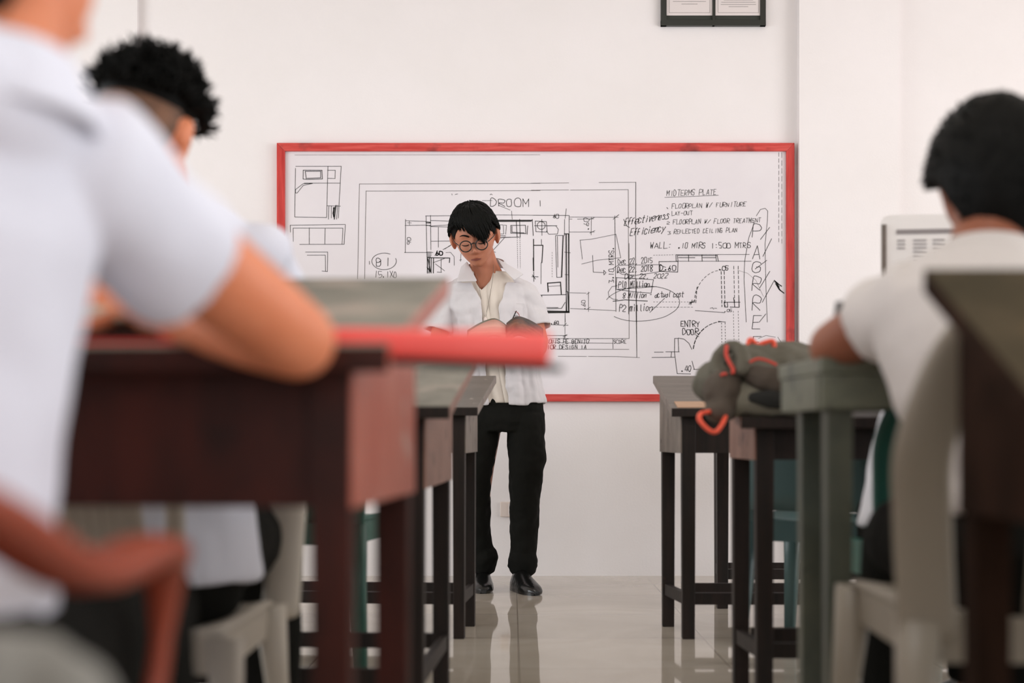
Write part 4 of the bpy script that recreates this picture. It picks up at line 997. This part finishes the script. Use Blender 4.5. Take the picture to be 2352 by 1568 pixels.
def hair_short(o, hf, sc):
    mb = MB()
    def lm(az):
        a = (az + math.pi) % (2*math.pi) - math.pi; d = abs(a)
        if d < .8: return R(30)
        if d < 1.2: return R(10)
        if d < 1.7: return R(0)
        return R(0) + R(-72)*min(1, (d-1.7)/.6)
    hcap(mb, hf, lm, .024, sc, taper=False)
    def fn(rnd):
        az = rnd.uniform(-math.pi, math.pi); l = lm(az); el = math.asin(rnd.uniform(math.sin(l), 1)); d = dirv(az, el); p = hsurf(d, .012, sc); dn = Vector((d.x*.3, d.y*.3, -.5 if el < .5 else .1)) + Vector((rnd.uniform(-1, 1), rnd.uniform(-1, 1), rnd.uniform(-1, 1)))*.25
        p = hsurf(d, .018, sc); L_ = rnd.uniform(.006, .016); q1 = p + (d*.8 + dn*.3)*L_*.6; q2 = q1 + (d*.4 + dn)*L_*.5
        return [p, q1, q2], rnd.uniform(.0012, .0024)
    hair_strands(mb, hf, 2600, fn, 17, 4); mb.obj('hair', M['hair'], o)

# A: large in the left foreground, seen from behind, right elbow out on the desk
pe = Vector((-.555, 1.14, .47)); wa = Vector((-.545, 1.15, .60)); nk = P(-20, 185, 1.20)
sRa = P(196, 398, 1.27); sLa = Vector((-.68, 1.14, .95))
seated('seated person in blue-white shirt, seen from behind, largest figure in the left foreground',
       P(-8, -105, 1.25), nk, (sLa, sRa), wa, pe,
       [(sRa, P(682, 782, 1.53), P(345, 712, 1.70), (-.8, .35, .28), (0, -.5, .8), -1), (sLa, (-.93, 1.42, .80), (-.72, 1.68, .81), (.8, .4, .0), (0, 0, 1), 1)],
       [((-.42, 1.58, .47), (-.42, 1.62, .05)), ((-.70, 1.56, .47), (-.70, 1.6, .05))], M['skin_a'], M['shirt_b'], hair_short, tw=.165, td=.12, sleeve_t=.42, sl_r=.066, armr=.050, fold=.022, head_yaw=150, head_pitch=10, sleeve_drop=.006)
# B: curly hair, behind the mahogany desk
seated('seated person with curly black hair, faded sides and white shirt, beyond the left foreground person',
       P(332, 296, 2.45), P(375, 475, 2.44), (P(150, 580, 2.46), P(590, 590, 2.46)), (-.63, 2.46, .60), (-.63, 2.46, .47),
       [(P(590, 590, 2.46), P(652, 800, 2.70), (-.45, 2.98, .76), (-.4, .9, .1), (0, 0, 1), -1), (P(150, 590, 2.46), (-.92, 2.74, .76), (-.72, 3.02, .77), (.5, .8, .1), (0, 0, 1), 1)],
       [((-.50, 2.92, .46), (-.50, 2.95, .05)), ((-.76, 2.92, .46), (-.76, 2.95, .05))], M['skin_a'], M['shirt_b'], hair_curly, tw=.175, td=.115, hem=.415, sleeve_t=.75, sl_r=.078, head_yaw=168, head_pitch=14, head_roll=-8, vox=.006, fold=.012)
# C: right, short hair, leaning on the green desk
seated('seated person with short black hair at the right, bent elbow on the grey-green desk',
       P(2284, 420, 2.36), P(2272, 592, 2.29), (P(2088, 700, 2.25), P(2435, 690, 2.25)), (.80, 2.15, .60), (.80, 2.14, .50),
       [(P(2088, 700, 2.25), P(1915, 795, 2.45), (.70, 2.62, .832), (.9, .35, 0), (0, 0, 1), 1), (P(2430, 680, 2.25), (1.05, 2.50, .84), (.84, 2.62, .84), (-.8, .2, .0), (0, 0, 1), -1)],
       [((.70, 2.56, .48), (.70, 2.60, .05)), ((.92, 2.56, .48), (.92, 2.60, .05))], M['skin_c'], M['shirt_c'], hair_short, tw=.17, td=.12, sleeve_t=.36, sl_r=.070, head_yaw=186, head_pitch=14, sc=1.08)
# D: mostly hidden, on the teal chair
seated('seated person in a white shirt on the teal chair, mostly hidden by another person',
       (1.10, 3.22, 1.06), (1.07, 3.14, .95), ((.90, 3.08, .86), (1.24, 3.08, .86)), (.95, 3.02, .60), (.955, 3.0, .49),
       [((.90, 3.08, .86), (.86, 3.34, .80), (1.0, 3.54, .80), (.6, .7, 0), (0, 0, 1), 1), ((1.24, 3.08, .86), (1.30, 3.34, .80), (1.16, 3.54, .80), (-.6, .7, 0), (0, 0, 1), -1)],
       [((.90, 3.42, .47), (.90, 3.46, .05)), ((1.12, 3.42, .47), (1.12, 3.46, .05))], M['skin_c'], M['shirt_d'], hair_short, tw=.19, td=.12, hem=.47, sleeve_t=.6, sl_r=.07, vox=.008)

# ------------------------------------------------------------------ small things
# red drawing tube lying along the near edge of the mahogany desk
a, b_ = P(375, 772, 1.66), P(1262, 801, 1.62)
rt = thing('drawing_tube', 'bright red tube lying across the mahogany desk, sticking out over the aisle', 'tube', a.lerp(b_, .5))
q_ = [a, a.lerp(b_, .25), a.lerp(b_, .5), a.lerp(b_, .75), b_]
keep(MB().loft(q_, [(.016, .014), (.016, .015), (.017, .0165), (.018, .018), (.019, .0195)], (0, 1, 0), 24, sq=.55).obj('tube_body', M['redbar'], bevel=.003), rt)
q2 = [p + Vector((0, .002, -.017 - .005*i/4)) for i, p in enumerate(q_)]; q2.append(q2[-1] + (b_-a).normalized()*.012)
keep(MB().loft(q2, [(.015, .004)]*6, (0, 1, 0), 20, sq=.6, rnd=(0, 1)).obj('end_cap', M['blackcap']), rt)
# red folder with a dark inside
fd = MB(); c = P(290, 775, 1.74)
fo = thing('folder', 'dark folder with bright red edges under the cream stand on the mahogany desk', 'folder', (c.x, 1.74, .79))
rx = Matrix.Rotation(R(-4), 3, 'Z') @ Matrix.Rotation(R(13.3), 3, 'X')
MB().box((0, 0, .004), (.30, .20, .007), rx).obj('cover', M['folder'], fo, smooth=False, bevel=.002)
MB().box((0, -.004, .010), (.27, .18, .004), rx).obj('inside_sheet', M['w_mahog'], fo, smooth=False)
# cream pedestal held by the fingers
ps = thing('desk_stand', 'cream stand with a flat base and narrow stem, held in fingers on the red-edged folder', 'stand', P(272, 742, 1.72))
mb = MB(); mb.loft([(0, 0, 0), (0, 0, .004), (0, 0, .014), (0, 0, .018)], [(.050, .040), (.053, .042), (.052, .041), (.045, .035)], (1, 0, 0), 28, tang=(0, 0, 1)); mb.obj('base', M['cream'], ps)
mb = MB(); mb.loft([(0, 0, .014), (0, 0, .024), (-.002, 0, .04), (-.008, 0, .052), (-.016, 0, .062), (-.020, 0, .066)], [.019, .011, .012, .014, .012, .006], (1, 0, 0), 20, rnd=(0, 1)); mb.obj('stem', M['cream'], ps)
# watch on the crossed wrist of the right person
w_ = thing('wristwatch', 'black wristwatch beside the right seated person’s bent elbow', 'watch', P(1938, 730, 2.42), R(62))
mb = MB(); mb.loft([Vector((.020*math.cos(a), .0, .020*math.sin(a))) for a in [2*math.pi*i/24 for i in range(25)]], [(.005, .012)]*25, (0, 0, 1), 10, cap=False); mb.obj('strap', M['blackcap'], w_)
MB().box((0, -.0, .023), (.026, .024, .009)).obj('watch_case', M['blackcap'], w_, bevel=.003)
# soft grey bag below the red chair arm
bg = MB(); s_ = .0
bg.loft([(-.30, .84, .01), (-.30, .84, .15), (-.302, .84, .34), (-.305, .84, .47), (-.306, .84, .525)], [(.075, .055), (.082, .062), (.080, .06), (.070, .052), (.05, .03)], (1, 0, 0), 26, rnd=(0, 1))
bg.ell((-.345, .835, .45), (.038, .045, .085)); bg.ell((-.262, .835, .455), (.034, .042, .085))
o = bg.obj('soft_bag', M['greybag']); remesh(o, .006, 6); folds(o, .06, .02); tag(o, 'light grey soft bag standing on the floor in the bottom left corner', 'bag')
# red bag far left, seen as a red spot past the chair arm
o = MB().ell((-.455, 2.95, .07), (.09, .07, .07)).obj('soft_bag', M['redbag']); bpy.data.objects.remove(o)
# backpack on the second right desk
bp_ = thing('backpack', 'olive-grey backpack with orange-red straps and zips lying on the brown desk', 'backpack', P(1740, 952, 3.55))
def bw(px, py, d): return P(px, py, d)
mb = MB()
mb.loft([bw(1642, 880, 3.60), bw(1672, 876, 3.62), bw(1740, 872, 3.65), bw(1820, 868, 3.68), bw(1880, 866, 3.70)], [(.055, .10), (.085, .13), (.092, .14), (.09, .14), (.075, .12)], (0, 0, 1), 24, rnd=(1, 1), tang=(1, 0, 0))
b1 = keep(mb.obj('main_pouch', M['bag']), bp_); remesh(b1, .006, 6); folds(b1, .06, .018)
mb = MB(); mb.ell(bw(1665, 905, 3.50), (.052, .05, .062)); mb.ell(bw(1650, 945, 3.47), (.035, .04, .030)); b2 = keep(mb.obj('end_pouch', M['bag2']), bp_); remesh(b2, .006, 5); folds(b2, .05, .016)
mb = MB(); mb.loft([bw(1700, 918, 3.50), bw(1760, 925, 3.50), bw(1850, 935, 3.52)], [(.045, .045), (.040, .06), (.036, .06)], (0, 0, 1), 20, rnd=(1, 1)); b3 = keep(mb.obj('front_pocket', M['bag3']), bp_); remesh(b3, .006, 6); folds(b3, .06, .014)
mb = MB(); mb.loft([bw(1735, 862, 3.47), bw(1780, 880, 3.46), bw(1840, 895, 3.48)], [(.028, .03), (.036, .04), (.034, .04)], (0, 0, 1), 20, rnd=(1, 1)); b4 = keep(mb.obj('side_pocket', M['bag2']), bp_); remesh(b4, .006, 5); folds(b4, .05, .012)
mb = MB(); mb.loft([bw(1728, 912, 3.445), bw(1768, 916, 3.43), bw(1835, 925, 3.43)], [(.012, .01), (.022, .012), (.018, .012)], (0, 0, 1), 16, rnd=(1, 1)); keep(mb.obj('mesh_pocket', M['bag_d']), bp_)
mb = MB(); mb.loft([bw(1655, 855, 3.50), bw(1640, 835, 3.52), bw(1662, 800, 3.52), bw(1690, 790, 3.52), bw(1712, 815, 3.48), bw(1705, 850, 3.46)], [(.015, .02)]*6, (0, 1, 0), 14, rnd=(1, 1)); b5 = keep(mb.obj('side_flap', M['bag']), bp_); subsurf(b5, 1)
def webbing(name, pts, w, t, m, ref=(0, 1, 0)):
    q = spline(pts, 6); return keep(MB().loft(q, [(w, t)]*len(q), ref, 10, sq=.6).obj(name, m), bp_)
webbing('zip_piping', [bw(1669, 793, 3.48), bw(1668, 815, 3.47), bw(1677, 835, 3.46), bw(1684, 848, 3.455), bw(1682, 858, 3.45)], .004, .0045, M['zip'])
webbing('zip_piping', [bw(1722, 832, 3.455), bw(1740, 824, 3.45), bw(1762, 828, 3.445), bw(1784, 838, 3.44)], .004, .0035, M['zip'])
webbing('zip_piping', [bw(1656, 862, 3.46), bw(1662, 858, 3.455), bw(1669, 859, 3.45)], .003, .0035, M['zip'])
webbing('grab_strap', [bw(1628, 945, 3.45), bw(1610, 950, 3.44), bw(1608, 965, 3.42), bw(1625, 985, 3.41), bw(1643, 992, 3.41), bw(1658, 975, 3.42), bw(1664, 960, 3.44)], .012, .0055, M['orange'])
webbing('carry_loop', [bw(1718, 800, 3.60), bw(1722, 780, 3.60), bw(1732, 786, 3.60), bw(1738, 794, 3.60)], .010, .006, M['orange'])
webbing('carry_loop', [bw(1738, 794, 3.60), bw(1758, 786, 3.60), bw(1775, 784, 3.60), bw(1778, 800, 3.60)], .010, .006, M['orange'])
# printed chart sheet propped upright past the right person
cs = thing('chart_sheet', 'pale printed chart sheet with a grey edge standing upright left of the right person’s head', 'sheet', P(2120, 700, 3.75), R(-8))
cs.location.z = .772; w0, h0 = .34, .47; xo = .975 - cs.location.x
mb = MB(); pts = [(xo, 0, 0), (xo+w0, 0, 0), (xo+w0, 0, h0), (xo+.02, 0, h0), (xo+.006, 0, h0-.006), (xo, 0, h0-.02)]
mb.add(pts, [tuple(range(6))]); o = mb.obj('sheet_board', M['paper2'], cs, smooth=False); solid(o, .006, 0)
MB().box((xo+.008, -.005, h0/2-.01), (.012, .004, h0-.03)).obj('grey_edge', M['w_side'], cs, smooth=False)
mb = MB(); mb.box((xo+.19, -.0045, h0-.045), (.30, .002, .012))
for i, (wx, cnt) in enumerate(((.02, 3), (.034, 7), (.03, 9), (.03, 5), (.03, 6))):
    for j in range(cnt): mb.box((xo+.052+i*.048, -.0045, h0-.068-j*.010), (wx, .002, .0035))
mb.obj('printed_lines', M['ink_grey'], cs, smooth=False)
MB().beam((xo+.2, .005, h0*.8), (xo+.2, .09, .012), .03, .004).obj('prop_stand', M['w_side'], cs, smooth=False)
